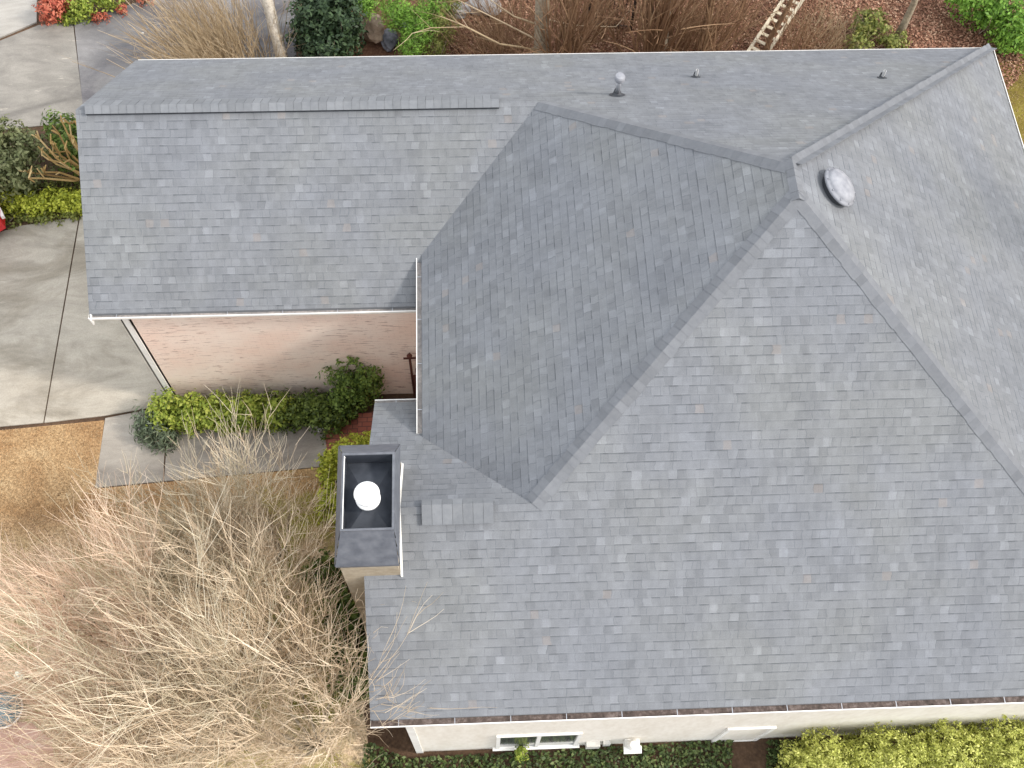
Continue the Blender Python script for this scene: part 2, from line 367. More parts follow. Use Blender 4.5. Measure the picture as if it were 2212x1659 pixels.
# E eave corner: close to both planes (the two meet within a centimetre or two)
TH = .13
house = empty('brick_house', (0, 0, 0)); tag(house, 'house with grey shingle hip roof, peach painted brick garage wing and cream rear wall', 'house')
rb = MB()
for nm, pts in planes:
    n = Vector(pl[nm][0]).normalized(); up = (Vector((0, 0, 1)) - n * n.z).normalized(); ua = up.cross(n).normalized()
    nn = Vector((0, 0, 0))
    for i in range(len(pts)):
        a, b = pts[i], pts[(i + 1) % len(pts)]; nn += a.cross(b)
    if nn.z < 0: pts = pts[::-1]
    # cut the slope into strips so that old decking can sag a little
    uv = [(p.dot(ua) + 50, p.dot(up) + 30) for p in pts]
    rb.face(pts, uv)
    rb.face([p - Vector((0, 0, TH)) for p in pts[::-1]])
    for i in range(len(pts)):
        a, b = pts[i], pts[(i + 1) % len(pts)]; d = Vector((0, 0, TH)); rb.face([a - d, b - d, b, a])
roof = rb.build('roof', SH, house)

def cap_run(b, A, B, nA, nB, half=.15, step=.143, lift=.014):
    """overlapping cap shingles folded over a hip or ridge from A (low) to B (high)"""
    A, B = Vector(A), Vector(B); t = (B - A); L = t.length; t.normalize(); n = int(L / step)
    random.seed(int(L * 1000))
    sides = []
    for nn in (nA, nB):
        nn = Vector(nn).normalized(); s_ = nn.cross(t).normalized(); sides.append((nn, s_))
    if sides[0][1].dot(sides[1][1]) > 0: sides[1] = (sides[1][0], -sides[1][1])
    for i in range(n):
        p0 = A + t * (i * step); p1 = p0 + t * (step * 1.25); ho = half * random.uniform(.93, 1.05); lo, hi = lift * random.uniform(.8, 1.2), .008
        q0, q1 = p0 + Vector((0, 0, lo)), p1 + Vector((0, 0, hi))
        for nn, s_ in sides:
            a, c = q0 + s_ * ho, q1 + s_ * ho
            a = p0 + s_ * ho + nn * (lo * .75); c = p1 + s_ * ho + nn * hi
            f = [q0, a, c, q1]
            nx = (f[1] - f[0]).cross(f[3] - f[0])
            if nx.dot(nn) < 0: f = f[::-1]
            b.face(f)
            b.face([q0, a, p0 + s_ * ho, p0]); b.face([a, c, p1 + s_ * ho, p0 + s_ * ho])
nrm = {q: Vector(pl[q][0]).normalized() for q in pl}
NWb = J1.copy(); Cc = MB()
for A, B, a, b_ in ((NEc + Vector((0, 0, 0)), pkN, 'N', 'E'), (J1, pkN, 'N', 'W'), (J2, pkS, 'W', 'S'), (SEc, pkS, 'S', 'E'), (pkS - Vector((0, .1, 0)), pkN + Vector((0, .1, 0)), 'W', 'E')):
    bb = MB(); cap_run(bb, A, B, nrm[a], nrm[b_], half={'NE': .12, 'WE': .12}.get(a + b_, .165)); bb.build('hip_cap', M_cap, roof)
def ridge_vent(x0, x1, y, z, na, nb, halves=(.17, .17), h=.04):
    b = MB(); k = MB(); na, nb = nrm[na], nrm[nb]
    sa = Vector((0, na.z, -na.y)); sb = Vector((0, -nb.z, nb.y))
    sa = sa if sa.z < 0 else -sa; sb = sb if sb.z < 0 else -sb
    n = int((x1 - x0) / .15); random.seed(5)
    for i in range(n):
        xa = x0 + (x1 - x0) * i / n; xb = x0 + (x1 - x0) * (i + 1) / n - .004; hh = h + random.uniform(-.001, .001)
        top0 = Vector((xa, y, z + hh * 1.3)); top1 = Vector((xb, y, z + hh * 1.3))
        for s_, n_, half in ((sa, na, halves[0]), (sb, nb, halves[1])):
            e0 = Vector((xa, y, z)) + s_ * half + n_ * hh; e1 = Vector((xb, y, z)) + s_ * half + n_ * hh
            f = [top0, top1, e1, e0]
            if (f[1] - f[0]).cross(f[3] - f[0]).dot(n_) < 0: f = f[::-1]
            b.face(f)
            e0b, e1b = e0 - n_ * .012, e1 - n_ * .012; b.face([e0, e1, e1b, e0b])
            k.face([e0b, e1b, e1b + s_ * .014 - n_ * hh, e0b + s_ * .014 - n_ * hh])  # dark strip flared outward, stands in for the shadow in the vent slot
        if i in (0, n - 1):
            xx = xa if i == 0 else xb
            ha, hb = halves; P = [Vector((xx, y, z)) + sa * ha, Vector((xx, y, z)) + sa * ha + na * hh, Vector((xx, y, z + hh * 1.3)), Vector((xx, y, z)) + sb * hb + nb * hh, Vector((xx, y, z)) + sb * hb]
            k.face(P)
    o = b.build('ridge_vent', M_vent, roof); k.build('vent_slot_shadow', M_lead, o)
ridge_vent(-4.30, 3.30, -WR, Z0 + ZR, 'N', 'G', (.33, .09), .085)
ridge_vent(1.81, 2.94, YF, Z0 + ZF, 'F', 'S', (.10, .28), .07)

# flue pipe, two small plumbing vents, round attic fan
def on_slope(px, py, nm):
    q = rotm @ Vector(((px - 1106) / F_PX, -(py - 829.5) / F_PX, -1)); n = Vector(pl[nm][0]); return CAM + q * ((pl[nm][1] - n.dot(CAM)) / n.dot(q))
def quat(n): return Vector((0, 0, 1)).rotation_difference(n).to_matrix()
P = Vector((5.575, -3.109, 5.88))
b = MB(); b.lathe([(0, -.1), (.045, -.1), (.045, .44), (0, .44)], P, 16); o = b.build('flue_pipe', M_metal, roof, True)
b = MB(); b.lathe([(0, .40), (.085, .40), (.10, .43), (.10, .50), (.085, .53), (.03, .55), (0, .55)], P, 20); b.build('pipe_cap', M_fan, o)
b = MB(); b.lathe([(0.16, .004), (.10, .015), (.075, .05), (.05, .11), (.045, .12)], P, 16, quat(nrm['N'])); b.box(P + nrm['N'] * .005, (.24, .20, .008), quat(nrm['N'])); b.build('flashing', M_lead, o)
for px, py in ((1503, 166), (1905, 168)):
    P = on_slope(px, py, 'N')
    b = MB(); b.lathe([(.03, -.05), (.03, .2), (.024, .2), (.024, 0)], P, 12); o = b.build('plumbing_vent', mat('vent_pipe', (.5, .5, .5), .6), roof)
    b = MB(); b.lathe([(0.10, .004), (.06, .02), (.035, .10)], P, 12, quat(nrm['N'])); b.box(P + nrm['N'] * .005, (.15, .15, .008), quat(nrm['N'])); b.build('flashing', M_lead, o)
P = on_slope(1800, 412, 'E'); Q = quat(nrm['E'])
b = MB(); b.lathe([(.27, 0), (.27, .10), (.25, .10)], P, 28, Q); fan = b.build('attic_vent', M_lead, roof)
b = MB(); b.lathe([(.20, .09), (.34, .10), (.35, .125), (.335, .15), (.30, .17), (.30, .185), (.25, .215), (.15, .235), (.08, .24), (0.0, .245)], P, 32, Q); b.build('vent_hood', M_fan, fan, True)
for i in range(10):
    a = i * .6283; b = MB(); p = P + Q @ Vector((.325 * math.cos(a), .325 * math.sin(a), .16)); b.box(p, (.02, .02, .02), Q); b.build('vent_clip', M_metal, fan)

# gutters: U channels with debris inside
def gutter(A, B, out, name='gutter', debris=None, w_=.13, d_=.11, drop=.03, lipz=None, hang=.6):
    A, B, out = Vector(A), Vector(B), Vector(out); t = (B - A).normalized(); z = Vector((0, 0, 1))
    prof = [(0, 0), (0, -d_), (w_ * .72, -d_), (w_, -d_ * .45), (w_, 0), (w_ - .016, .004), (w_ - .016, -.012), (w_ - .008, -.012), (w_ - .012, -d_ * .43), (w_ * .70, -d_ + .008), (.008, -d_ + .008), (.008, 0)]
    A = A - z * drop - out * .022; B = B - z * drop - out * .022; b = MB(); n = len(prof)
    ra = [A + out * p + z * q for p, q in prof]; r2 = [B + out * p + z * q for p, q in prof]
    for i in range(n): b.face([ra[i], r2[i], r2[(i + 1) % n], ra[(i + 1) % n]])
    for rr in (ra, r2):
        b.face([rr[i] for i in (0, 1, 2, 3, 4)])
    o = b.build(name, M_white, house)
    k = MB(); zz = -.045; k.face([A + out * .009 + z * zz, B + out * .009 + z * zz, B + out * (w_ - .018) + z * zz, A + out * (w_ - .018) + z * zz])
    k.build('gutter_debris', debris or M_gutin, o)
    L = (B - A).length; m = int(L / hang)
    for i in range(m):
        p = A + t * (L * (i + .5) / m) + z * -.004
        ang = Matrix((t, out, z)).transposed(); s = MB(); s.box(p + out * (w_ / 2), (.012, w_ - .01, .005), ang); s.build('gutter_hanger', M_metal, o)
    return o
gutter((LX + .04, yN, zN(yN)), (xE + .03, yN, zN(yN)), (0, 1, 0), debris=M_gutin, w_=.07)
gutter((LX - .02, yG, zG(yG)), (1.70, yG, zG(yG)), (0, -1, 0), debris=M_gutin2, w_=.11, hang=.9)
gutter((xW, -5.85, zW(xW)), (xW, -9.50, zW(xW)), (-1, 0, 0), debris=M_gutin2, w_=.12, hang=.9)
gutter((aX, yS, zS(yS)), (xE, yS, zS(yS)), (0, -1, 0), debris=M_gutin, w_=.14, hang=.9)
gutter((xE, yN, zE(xE)), (xE, yS, zE(xE)), (1, 0, 0), debris=M_gutin, w_=.09)
gutter((aX, yFn, zFr(yFn)), (1.64, yFn, zFr(yFn)), (0, 1, 0), debris=M_gutin2, w_=.10)
# fascia and rake boards
def board(name, A, B, wid, hgt, off, m=M_white):
    A, B = Vector(A), Vector(B); t = (B - A).normalized(); b = MB(); side = Vector(off).normalized()
    for s0, s1 in ((0, wid),):
        p = [A + side * s0, A + side * s1, B + side * s1, B + side * s0]; dn = Vector((0, 0, -hgt))
        b.face(p); b.face([q + dn for q in p[::-1]])
        for i in range(4): b.face([p[i] + dn, p[(i + 1) % 4] + dn, p[(i + 1) % 4], p[i]])
    return b.build(name, m, house)
dz = Vector((.035, 0, -.012))
board('rake_board', H(LX, yN, zN, 'y') + dz, H(LX, -WR, zN, 'y') + dz, .028, .17, (-1, 0, 0))
board('rake_board', H(LX, yG - .1, zG, 'y') + dz, H(LX, -WR, zG, 'y') + dz, .028, .17, (-1, 0, 0))
board('rake_board', H(aX, yFn, zFr, 'y') + dz, H(aX, YF, zFr, 'y') + dz, .025, .17, (-1, 0, 0), M_stucco)
board('rake_board', H(aX, yS, zS, 'y') + dz, H(aX, YF, zS, 'y') + dz, .025, .17, (-1, 0, 0), M_stucco)

# walls
def wall(name, poly, m, th=(0, 0, 0)):
    b = MB(); poly = [Vector(p) for p in poly]; t = Vector(th); b.face(poly); b.face([p + t for p in poly[::-1]])
    for i in range(len(poly)):
        a, c = poly[i], poly[(i + 1) % len(poly)]; b.face([a + t, c + t, c, a])
    return b.build(name, m, house)
gx, gy = -4.03, -6.52
zt = zG(gy) - TH - .01
wall('garage_wall', [(gx, gy, 0), (2.2, gy, 0), (2.2, gy, zt), (gx, gy, zt)], M_brick, (0, .15, 0))
wall('gable_wall', [(gx, gy, 0), (gx, gy, zt), (gx, -WR, Z0 + ZR - TH - .02), (gx, -.3, zN(-.3) - TH - .01), (gx, -.3, 0)], M_cream, (.15, 0, 0))
wall('north_wall', [(gx + .15, -.3, 0), (14.2, -.3, 0), (14.2, -.3, zN(-.3) - TH - .01), (gx + .15, -.3, zN(-.3) - TH - .01)], M_cream, (0, -.15, 0))
wall('entry_wall', [(2.2, gy, 0), (2.2, -8.9, 0), (2.2, -8.9, 4.6), (2.2, gy, 4.6)], M_brick, (.15, 0, 0))
fx = 1.43; zt2 = zFr(-8.9) - TH - .01
wall('entry_wall', [(fx, -8.9, 0), (2.2, -8.9, 0), (2.2, -8.9, zt2), (fx, -8.9, zt2)], M_cream, (0, -.15, 0))
wall('end_wall', [(fx, -8.9, 0), (fx, -8.9, zt2), (fx, YF, Z0 + ZF - TH - .02), (fx, -14.20, zS(-14.20) - TH - .01), (fx, -14.20, 0)], M_cream, (.15, 0, 0))
wy = -14.225
wall('rear_wall', [(fx, wy, -.3), (14.2, wy, -.3), (14.2, wy, 3.50), (fx, wy, 3.50)], M_cream, (0, .15, 0))
wall('east_wall', [(14.2, wy, 0), (14.2, -.45, 0), (14.2, -.45, 3.5), (14.2, wy, 3.5)], M_cream, (-.15, 0, 0))
b = MB(); b.bx(gx - .03, gx + .11, gy - .035, gy - .002, 0, zt); b.bx(gx - .03, gx - .002, gy - .035, gy + .12, 0, zt); b.build('corner_trim', M_white, house)
b = MB(); b.bx(gx + .11, 1.75, gy - .022, gy - .002, zt - .16, zt); b.build('frieze_board', M_white, house)
b = MB(); b.bx(fx - .03, fx + .10, wy - .03, wy - .002, -.3, 3.48); b.bx(fx - .03, fx - .002, wy - .03, wy + .1, -.3, 3.48); b.build('corner_trim', M_white, house)
# soffit return on the garage corner
b = MB(); b.bx(LX, gx + .0, yG + .02, gy + .35, zt - .02, zt); b.build('eave_return', M_white, house)
# rear window: two panes, frame, sill
def win(x0, x1, z0, z1, panes=2, nm='window', pm=None):
    f = MB(); t = .07; y0, y1 = wy - .045, wy - .003
    f.bx(x0, x0 + t, y0, y1, z0, z1); f.bx(x1 - t, x1, y0, y1, z0, z1); f.bx(x0 + t, x1 - t, y0, y1, z1 - t, z1); f.bx(x0 + t, x1 - t, y0, y1, z0, z0 + t)
    W_ = (x1 - x0 - 2 * t)
    for i in range(1, panes): xx = x0 + t + W_ * i / panes; f.bx(xx - t / 2, xx + t / 2, y0, y1, z0 + t, z1 - t)
    w_ = empty(nm, ((x0 + x1) / 2, wy, z0), parent=house)
    o = f.build('window_frame', M_white, w_); o.location = (-(x0 + x1) / 2, -wy, -z0)
    for i in range(panes):
        a = x0 + t + W_ * i / panes + (t / 2 if i else 0); c = x0 + t + W_ * (i + 1) / panes - (t / 2 if i < panes - 1 else 0)
        p = MB(); p.bx(a, c, wy - .018, wy - .006, z0 + t, z1 - t); o = p.build('window_pane' if pm is None else 'door_panel', pm or M_glass, w_); o.location = (-(x0 + x1) / 2, -wy, -z0)
    s_ = MB(); s_.bx(x0 - .06, x1 + .06, wy - .075, wy - .003, z0 - .06, z0 - .002); o = s_.build('window_sill', M_white, w_); o.location = (-(x0 + x1) / 2, -wy, -z0)
win(2.93, 4.48, .30, 1.85)
win(7.15, 8.05, -.05, 1.65, 1, 'access_door', M_cream)
# dryer vent hood, meter box, small wall box
b = MB(); b.bx(5.38, 5.66, wy - .16, wy - .002, .34, .66); b.box((5.52, wy - .19, .60), (.34, .14, .04), Matrix.Rotation(R(30), 3, 'X')); b.lathe([(.10, 0), (.12, .12), (.07, .2), (0, .2)], (5.51, wy - .14, .72), 12); b.build('wall_vent', M_white, house)
b = MB(); b.bx(4.66, 4.92, wy - .10, wy - .002, .22, .52); M_box = noisy('box_grey', [(.3, (.42, .41, .38)), (.7, (.55, .54, .50))], 9, 3, .6, .1, .002); b.build('meter_box', M_box, house)
b = MB(); b.bx(4.98, 5.12, wy - .07, wy - .002, .30, .55); b.build('junction_box', M_box, house)

# chimney
cx0, cx1, cy0, cy1 = .54, 1.43, -12.19, -10.28
ch = empty('chimney', (1.06, -11.4, 0), parent=house)
def chb(b, name, m, par=None, smooth=False):
    o = b.build(name, m, par or ch, smooth)
    if par is None: o.location = (-1.06, 11.4, 0)
    return o
b = MB(); b.bx(cx0, cx1, cy0, cy1, -.2, 5.90); chb(b, 'chimney_chase', M_stucco)
b = MB(); b.bx(cx1 + .002, cx1 + .022, cy0 - .02, cy1 + .02, zS(cy0) - .02, Z0 + ZF + .06)
b = MB()
e0 = Vector((cx1 + .012, cy0 - .03, zS(cy0 - .03))); e1 = Vector((cx1 + .012, YF, Z0 + ZF)); e2 = Vector((cx1 + .012, cy1 + .02, zFr(cy1 + .02)))
for A, B_ in ((e0, e1), (e1, e2)):
    for s_ in (0, 1):
        pass
    d = Vector((.012, 0, 0)); hh = Vector((0, 0, .06))
    b.face([A, B_, B_ + hh, A + hh]); b.face([A + d, B_ + d, B_ + hh + d * .4, A + hh + d * .4]); b.face([A + hh, B_ + hh, B_ + hh + d * .4, A + hh + d * .4])
    b.face([A + d, B_ + d, B_ + d * 3 + Vector((0, 0, .01)), A + d * 3 + Vector((0, 0, .01))])
chb(b, 'chimney_flashing', M_white)
ox0, ox1, oy0, oy1, zb3 = .49, 1.46, -12.22, -10.24, 5.90        # foot of the flared metal skirt
ix0, ix1, iy0, iy1, zt3 = .675, 1.405, -11.875, -10.70, 6.62      # opening at its top
zp = zt3 - .33
lo = [Vector((ox0, oy0, zb3)), Vector((ox1, oy0, zb3)), Vector((ox1, oy1, zb3)), Vector((ox0, oy1, zb3))]
hi = [Vector((ix0 - .03, iy0 - .03, zt3)), Vector((ix1 + .03, iy0 - .03, zt3)), Vector((ix1 + .03, iy1 + .03, zt3)), Vector((ix0 - .03, iy1 + .03, zt3))]
b = MB(); laps = 4
for i in range(4):
    j = (i + 1) % 4; out = ((lo[i] + lo[j]) / 2 - (sum(lo, Vector()) / 4)); out.z = 0; out.normalize()
    for k_ in range(laps):
        t0, t1 = k_ / laps, (k_ + 1) / laps; o_ = out * .014
        a0, a1 = lo[i].lerp(hi[i], t0) + o_, lo[j].lerp(hi[j], t0) + o_; b0, b1 = lo[i].lerp(hi[i], t1), lo[j].lerp(hi[j], t1)
        b.face([a0, a1, b1, b0]); b.face([a0 - o_, a1 - o_, a1, a0])
    d = Vector((0, 0, -.10)); b.face([lo[i] + d, lo[j] + d, lo[j], lo[i]])
cc = chb(b, 'chimney_cap', M_skirt)
b = MB()
for q in ((ix0 - .035, ix1 + .035, iy0 - .035, iy0), (ix0 - .035, ix1 + .035, iy1, iy1 + .035), (ix0 - .035, ix0, iy0, iy1), (ix1, ix1 + .035, iy0, iy1)): b.bx(*q, zt3 - .01, zt3 + .015)
o = b.build('cap_rim', M_rim, cc)
b = MB()
b.bx(ix0 - .012, ix0 - .002, iy0, iy1, zp, zt3 - .012); b.bx(ix1 + .002, ix1 + .012, iy0, iy1, zp, zt3 - .012); b.bx(ix0, ix1, iy0 - .012, iy0 - .002, zp, zt3 - .012); b.bx(ix0, ix1, iy1 + .002, iy1 + .012, zp, zt3 - .012)
ap = Vector(((ix0 + ix1) / 2, (iy0 + iy1) / 2 - .10, zp + .15)); K = [Vector((ix0, iy0, zp)), Vector((ix1, iy0, zp)), Vector((ix1, iy1, zp)), Vector((ix0, iy1, zp))]
for i in range(4): b.face([K[i], K[(i + 1) % 4], ap])
b.build('cap_pan', M_dark2, cc)
b = MB(); b.bx(ix0 - .006, ix0 + .008, iy0, iy1 - .02, zt3 + .017, zt3 + .03); b.tube([(ix0, iy1 - .02, zt3 + .01), (ix0 + .004, iy1 + .0, zt3 - .1)], .006, 5); b.build('cap_edge_strip', M_white, cc)
b = MB(); b.lathe([(.12, -.1), (.12, .08), (.185, .09), (.19, .14), (.185, .17), (.14, .18), (.14, .27), (.185, .28), (.195, .35), (.17, .385), (.08, .40), (0, .40)], ap, 28); b.build('flue_cap', M_flue, cc, True)

# ------------------------------------------------------------------ plants
rng = np.random.default_rng(7)
def leaves(name, blobs, size, m, parent, seed=1, shell=.45, flat=0.0, zmin=.02, aspect=.5):
    """leaf clumps: each blob (cx,cy,cz,rx,ry,rz,n) is filled with small pointed leaves, denser towards the outside, gathered in tufts"""
    g_ = np.random.default_rng(seed); Vs = []
    for (cx, cy, cz, rx, ry, rz, n) in blobs:
        nt_ = max(6, n // 11)
        d = g_.normal(size=(nt_, 3)); d /= np.linalg.norm(d, axis=1)[:, None]; r = g_.uniform(0, 1, nt_) ** shell
        r *= 1 + .16 * np.sin(d[:, 0] * 5 + seed) * np.cos(d[:, 1] * 6 + d[:, 2] * 4) + g_.normal(0, .06, nt_)
        T = d * r[:, None]
        idx = g_.integers(0, nt_, n); ts = size * 1.1
        P_ = T[idx] * np.array([rx, ry, rz]) + g_.normal(0, ts, (n, 3)) + np.array([cx, cy, cz])
        P_ = P_[P_[:, 2] > zmin]; n = len(P_)
        nr = (P_ - np.array([cx, cy, cz])) / np.array([rx, ry, rz]); nr = nr + g_.normal(0, .55, (n, 3)); nr[:, 2] += .35; nr /= np.linalg.norm(nr, axis=1)[:, None]
        a = np.cross(nr, g_.normal(size=(n, 3))); a /= np.linalg.norm(a, axis=1)[:, None]; bb = np.cross(nr, a)
        s_ = size * g_.uniform(.6, 1.35, n)[:, None]
        Vs.append(np.stack([P_ - a * s_, P_ + bb * s_ * aspect + nr * s_ * .15, P_ + a * s_, P_ - bb * s_ * aspect + nr * s_ * .15], 1).reshape(-1, 3))
    V = np.concatenate(Vs); F = np.arange(len(V)).reshape(-1, 4)
    return np_obj(name, V, F, m, parent)

M_bark = noisy('grey_bark', [(.3, (.17, .14, .10)), (.7, (.36, .30, .22))], 12, 5, .9, .5, .006)
M_redbark = noisy('red_brown_bark', [(.3, (.10, .055, .03)), (.7, (.25, .15, .085))], 12, 5, .9, .5, .006, sv=(1, 1, .3))
M_pale = noisy('pale_bark', [(.34, (.24, .20, .16)), (.5, (.50, .45, .38)), (.68, (.66, .61, .53))], 5, 6, .85, .5, .008, 22)
def twigmat(name, stops):
    m = mat(name, rough=.85, spec=.25); k = N(m); g_ = k.n('ShaderNodeNewGeometry')
    f = k.math('ADD', k.math('MULTIPLY', g_.outputs['Random Per Island'], .6), k.math('MULTIPLY', k.noise(1.2, 3, g_.outputs['Position']), .4))
    k.color(k.ramp(f, stops)); return m
M_twig = twigmat('tan_twig', [(.2, (.40, .31, .21)), (.5, (.64, .51, .36)), (.8, (.80, .67, .51))])
M_twig_p = twigmat('pinkish_twig', [(.2, (.50, .36, .25)), (.5, (.72, .54, .40)), (.8, (.84, .68, .54))])
M_twig_g = twigmat('grey_twig', [(.2, (.36, .31, .21)), (.5, (.58, .50, .36)), (.8, (.74, .66, .52))])
M_twig_r = twigmat('red_brown_twig', [(.2, (.14, .075, .04)), (.5, (.24, .14, .08)), (.8, (.36, .24, .14))])
M_straw = twigmat('straw', [(.2, (.22, .155, .085)), (.5, (.36, .27, .165)), (.8, (.52, .41, .28))])

def stem(g_, p, d, L, r, nseg, wob, up=.0, grav=0):
    pts = [p]; rr = [r]; d = d.normalized()
    for i in range(nseg):
        d = (d + Vector(g_.normal(0, wob, 3)) + Vector((0, 0, up))).normalized(); p = p + d * (L / nseg); pts.append(p); rr.append(r * (1 - .65 * (i + 1) / nseg))
    return pts, rr, d
def bare_tree(name, label, base, height, spread, stems, seed, mt=M_bark, mtw=M_twig, group=None, lean=(0, 0), kids=(7, 6, 4), r0=.045, cat='tree', up=.10, fine=1.0):
    g_ = np.random.default_rng(seed); root = empty(name, (base[0], base[1], 0)); tag(root, label, cat, group)
    tb, bb = MB(), MB()
    def grow(p, d, L, r, lev):
        pts, rr, _ = stem(g_, p, d, L, r, 6 if lev < 2 else 4, .045 + .02 * lev, up)
        if lev <= 1: (tb if lev == 0 else bb).tube(pts, rr, 7 if lev == 0 else 5)
        else: bb.tube(pts, rr, 3, cap=False)
        if lev >= len(kids): return
        for k_ in range(kids[lev]):
            t = g_.uniform(.28, 1.0); i = min(int(t * (len(pts) - 1)), len(pts) - 2); f = t * (len(pts) - 1) - i
            q = pts[i].lerp(pts[i + 1], f); dd = (pts[i + 1] - pts[i]).normalized(); ax = Vector(g_.normal(0, 1, 3)).cross(dd).normalized()
            nd = (dd + ax * g_.uniform(.22, .62)).normalized()
            grow(q, nd, L * g_.uniform(.45, .78), max(r * (1 - .6 * t) * .55, .0052 * fine), lev + 1)
    for s_ in range(stems):
        a = 6.2832 * (s_ + g_.uniform(-.3, .3)) / stems; k_ = spread * g_.uniform(.35, 1.1)
        d = Vector((math.cos(a) * k_ + lean[0], math.sin(a) * k_ + lean[1], 1))
        p = Vector((math.cos(a) * .08, math.sin(a) * .08, -.02))
        grow(p, d, height * g_.uniform(.65, .9), r0 * g_.uniform(.8, 1.2), 0)
    tb.build('trunk', mt, root, True); bb.build('branches', mtw, root)
    return root

grp = 'bare trees in front of the chimney'
T = [((600, 1200), 2.6, .42, 8, 18, M_twig, 'slender bare tree whose twigs reach over the right half of the walkway', (-.10, .12), (8, 6, 3)),
     ((455, 1190), 2.3, .50, 7, 19, M_twig_g, 'thin bare tree at the lower edge of the walkway, the one nearest its left end', (-.15, .15), (7, 5, 3)),
     ((190, 1350), 2.4, .45, 4, 20, M_twig_p, 'wispy pinkish bare tree at the left edge of the lawn', (-.30, .22), (7, 5, 3)),
     ((500, 1290), 3.2, .45, 8, 11, M_twig_g, 'bare grey-olive tree left of the chimney, the one with the stoutest grey stems', (-.10, .12), (9, 7, 4)),
     ((640, 1420), 3.6, .45, 9, 12, M_twig, 'bare tan tree in the bed just below the chimney', (-.05, .08), (9, 7, 4)),
     ((680, 1610), 4.2, .42, 10, 13, M_twig, 'tall bare tree whose twigs reach over the lower left roof corner', (-.08, .05), (9, 7, 4)),
     ((530, 1610), 4.0, .48, 10, 14, M_twig_g, 'bare grey twiggy tree at the bottom edge, left of the one reaching over the roof', (-.22, .16), (9, 7, 4)),
     ((380, 1450), 3.4, .50, 9, 15, M_twig_p, 'pinkish bare spreading tree in the middle of the dry lawn', (-.30, .24), (9, 7, 4)),
     ((330, 1640), 3.2, .50, 9, 16, M_twig_p, 'low bare pinkish tree beside the pink gravel path at bottom left', (-.22, .18), (8, 6, 4)),
     ((440, 1760), 3.8, .55, 8, 17, M_twig, 'bare tan tree standing lowest in the photo, only its top twigs in view', (-.15, .12), (9, 7, 4))]
for (px, py), h_, sp, ns, sd_, mt_, lab, ln_, kd_ in T:
    bare_tree('bare_tree', lab, G(px, py), h_, sp, ns, sd_, M_bark, mt_, grp, kids=kd_, r0=.038, lean=ln_)

def bush(name, label, blobs, size, m, seed, cat='shrub', group=None, stems=5, smat=M_bark, aspect=.5, shell=.45):
    c = np.array([b_[:3] for b_ in blobs]).mean(0); root = empty(name, (c[0], c[1], 0)); tag(root, label, cat, group)
    bl = [(x - c[0], y - c[1], z, a, b_, d, n) for x, y, z, a, b_, d, n in blobs]
    leaves('foliage', bl, size, m, root, seed, shell, aspect=aspect)
    g_ = np.random.default_rng(seed); s_ = MB()
    for i in range(stems * len(bl)):
        x, y, z, a, b_, d, n = bl[i % len(bl)]; q = Vector((x + g_.normal(0, a * .12), y + g_.normal(0, b_ * .12), 0)); t = Vector((x + g_.normal(0, a * .4), y + g_.normal(0, b_ * .4), z + d * .5))
        s_.tube([q, q.lerp(t, .5) + Vector((.02, -.02, .03)), t], [.018, .013, .006], 5)
    s_.build('stems', smat, root); return root
ML_hedge = leafmat('hedge_leaf', [(.15, (.06, .095, .012)), (.4, (.20, .27, .035)), (.65, (.32, .39, .055)), (.95, (.44, .46, .10))])
ML_dkhedge = leafmat('dark_hedge_leaf', [(.15, (.025, .045, .012)), (.5, (.09, .13, .025)), (.9, (.18, .24, .045))])
ML_round = leafmat('round_bush_leaf', [(.15, (.03, .06, .015)), (.5, (.11, .17, .03)), (.9, (.22, .31, .06))])
ML_grey = leafmat('grey_green_leaf', [(.15, (.06, .08, .045)), (.5, (.13, .17, .10)), (.9, (.24, .28, .19))])
ML_lime = leafmat('lime_leaf', [(.15, (.14, .18, .02)), (.5, (.40, .44, .04)), (.9, (.60, .62, .09))])
ML_olive = leafmat('olive_leaf', [(.15, (.05, .06, .02)), (.5, (.14, .16, .06)), (.9, (.28, .29, .14))])
ML_yel = leafmat('yellow_green_leaf', [(.12, (.10, .085, .025)), (.3, (.22, .24, .04)), (.6, (.50, .53, .11)), (.95, (.76, .75, .26))])
ML_ivy = leafmat('ivy_leaf', [(.15, (.010, .022, .010)), (.5, (.025, .05, .02)), (.9, (.06, .10, .04))], trans=.1)
ML_conif = leafmat('conifer_leaf', [(.15, (.06, .13, .02)), (.5, (.15, .30, .035)), (.9, (.27, .46, .07))])
ML_conif2 = leafmat('olive_conifer_leaf', [(.15, (.07, .09, .02)), (.5, (.17, .20, .04)), (.9, (.30, .30, .08))])
ML_red = leafmat('red_leaf', [(.15, (.28, .05, .03)), (.5, (.50, .12, .07)), (.9, (.62, .24, .15))])
ML_litter = leafmat('fallen_leaf', [(.15, (.10, .04, .025)), (.45, (.21, .095, .055)), (.7, (.35, .18, .115)), (.95, (.52, .36, .24))], .8, 0)
ML_cover = leafmat('ground_cover_leaf', [(.15, (.05, .035, .015)), (.35, (.04, .065, .018)), (.6, (.08, .12, .035)), (.9, (.17, .21, .07))])

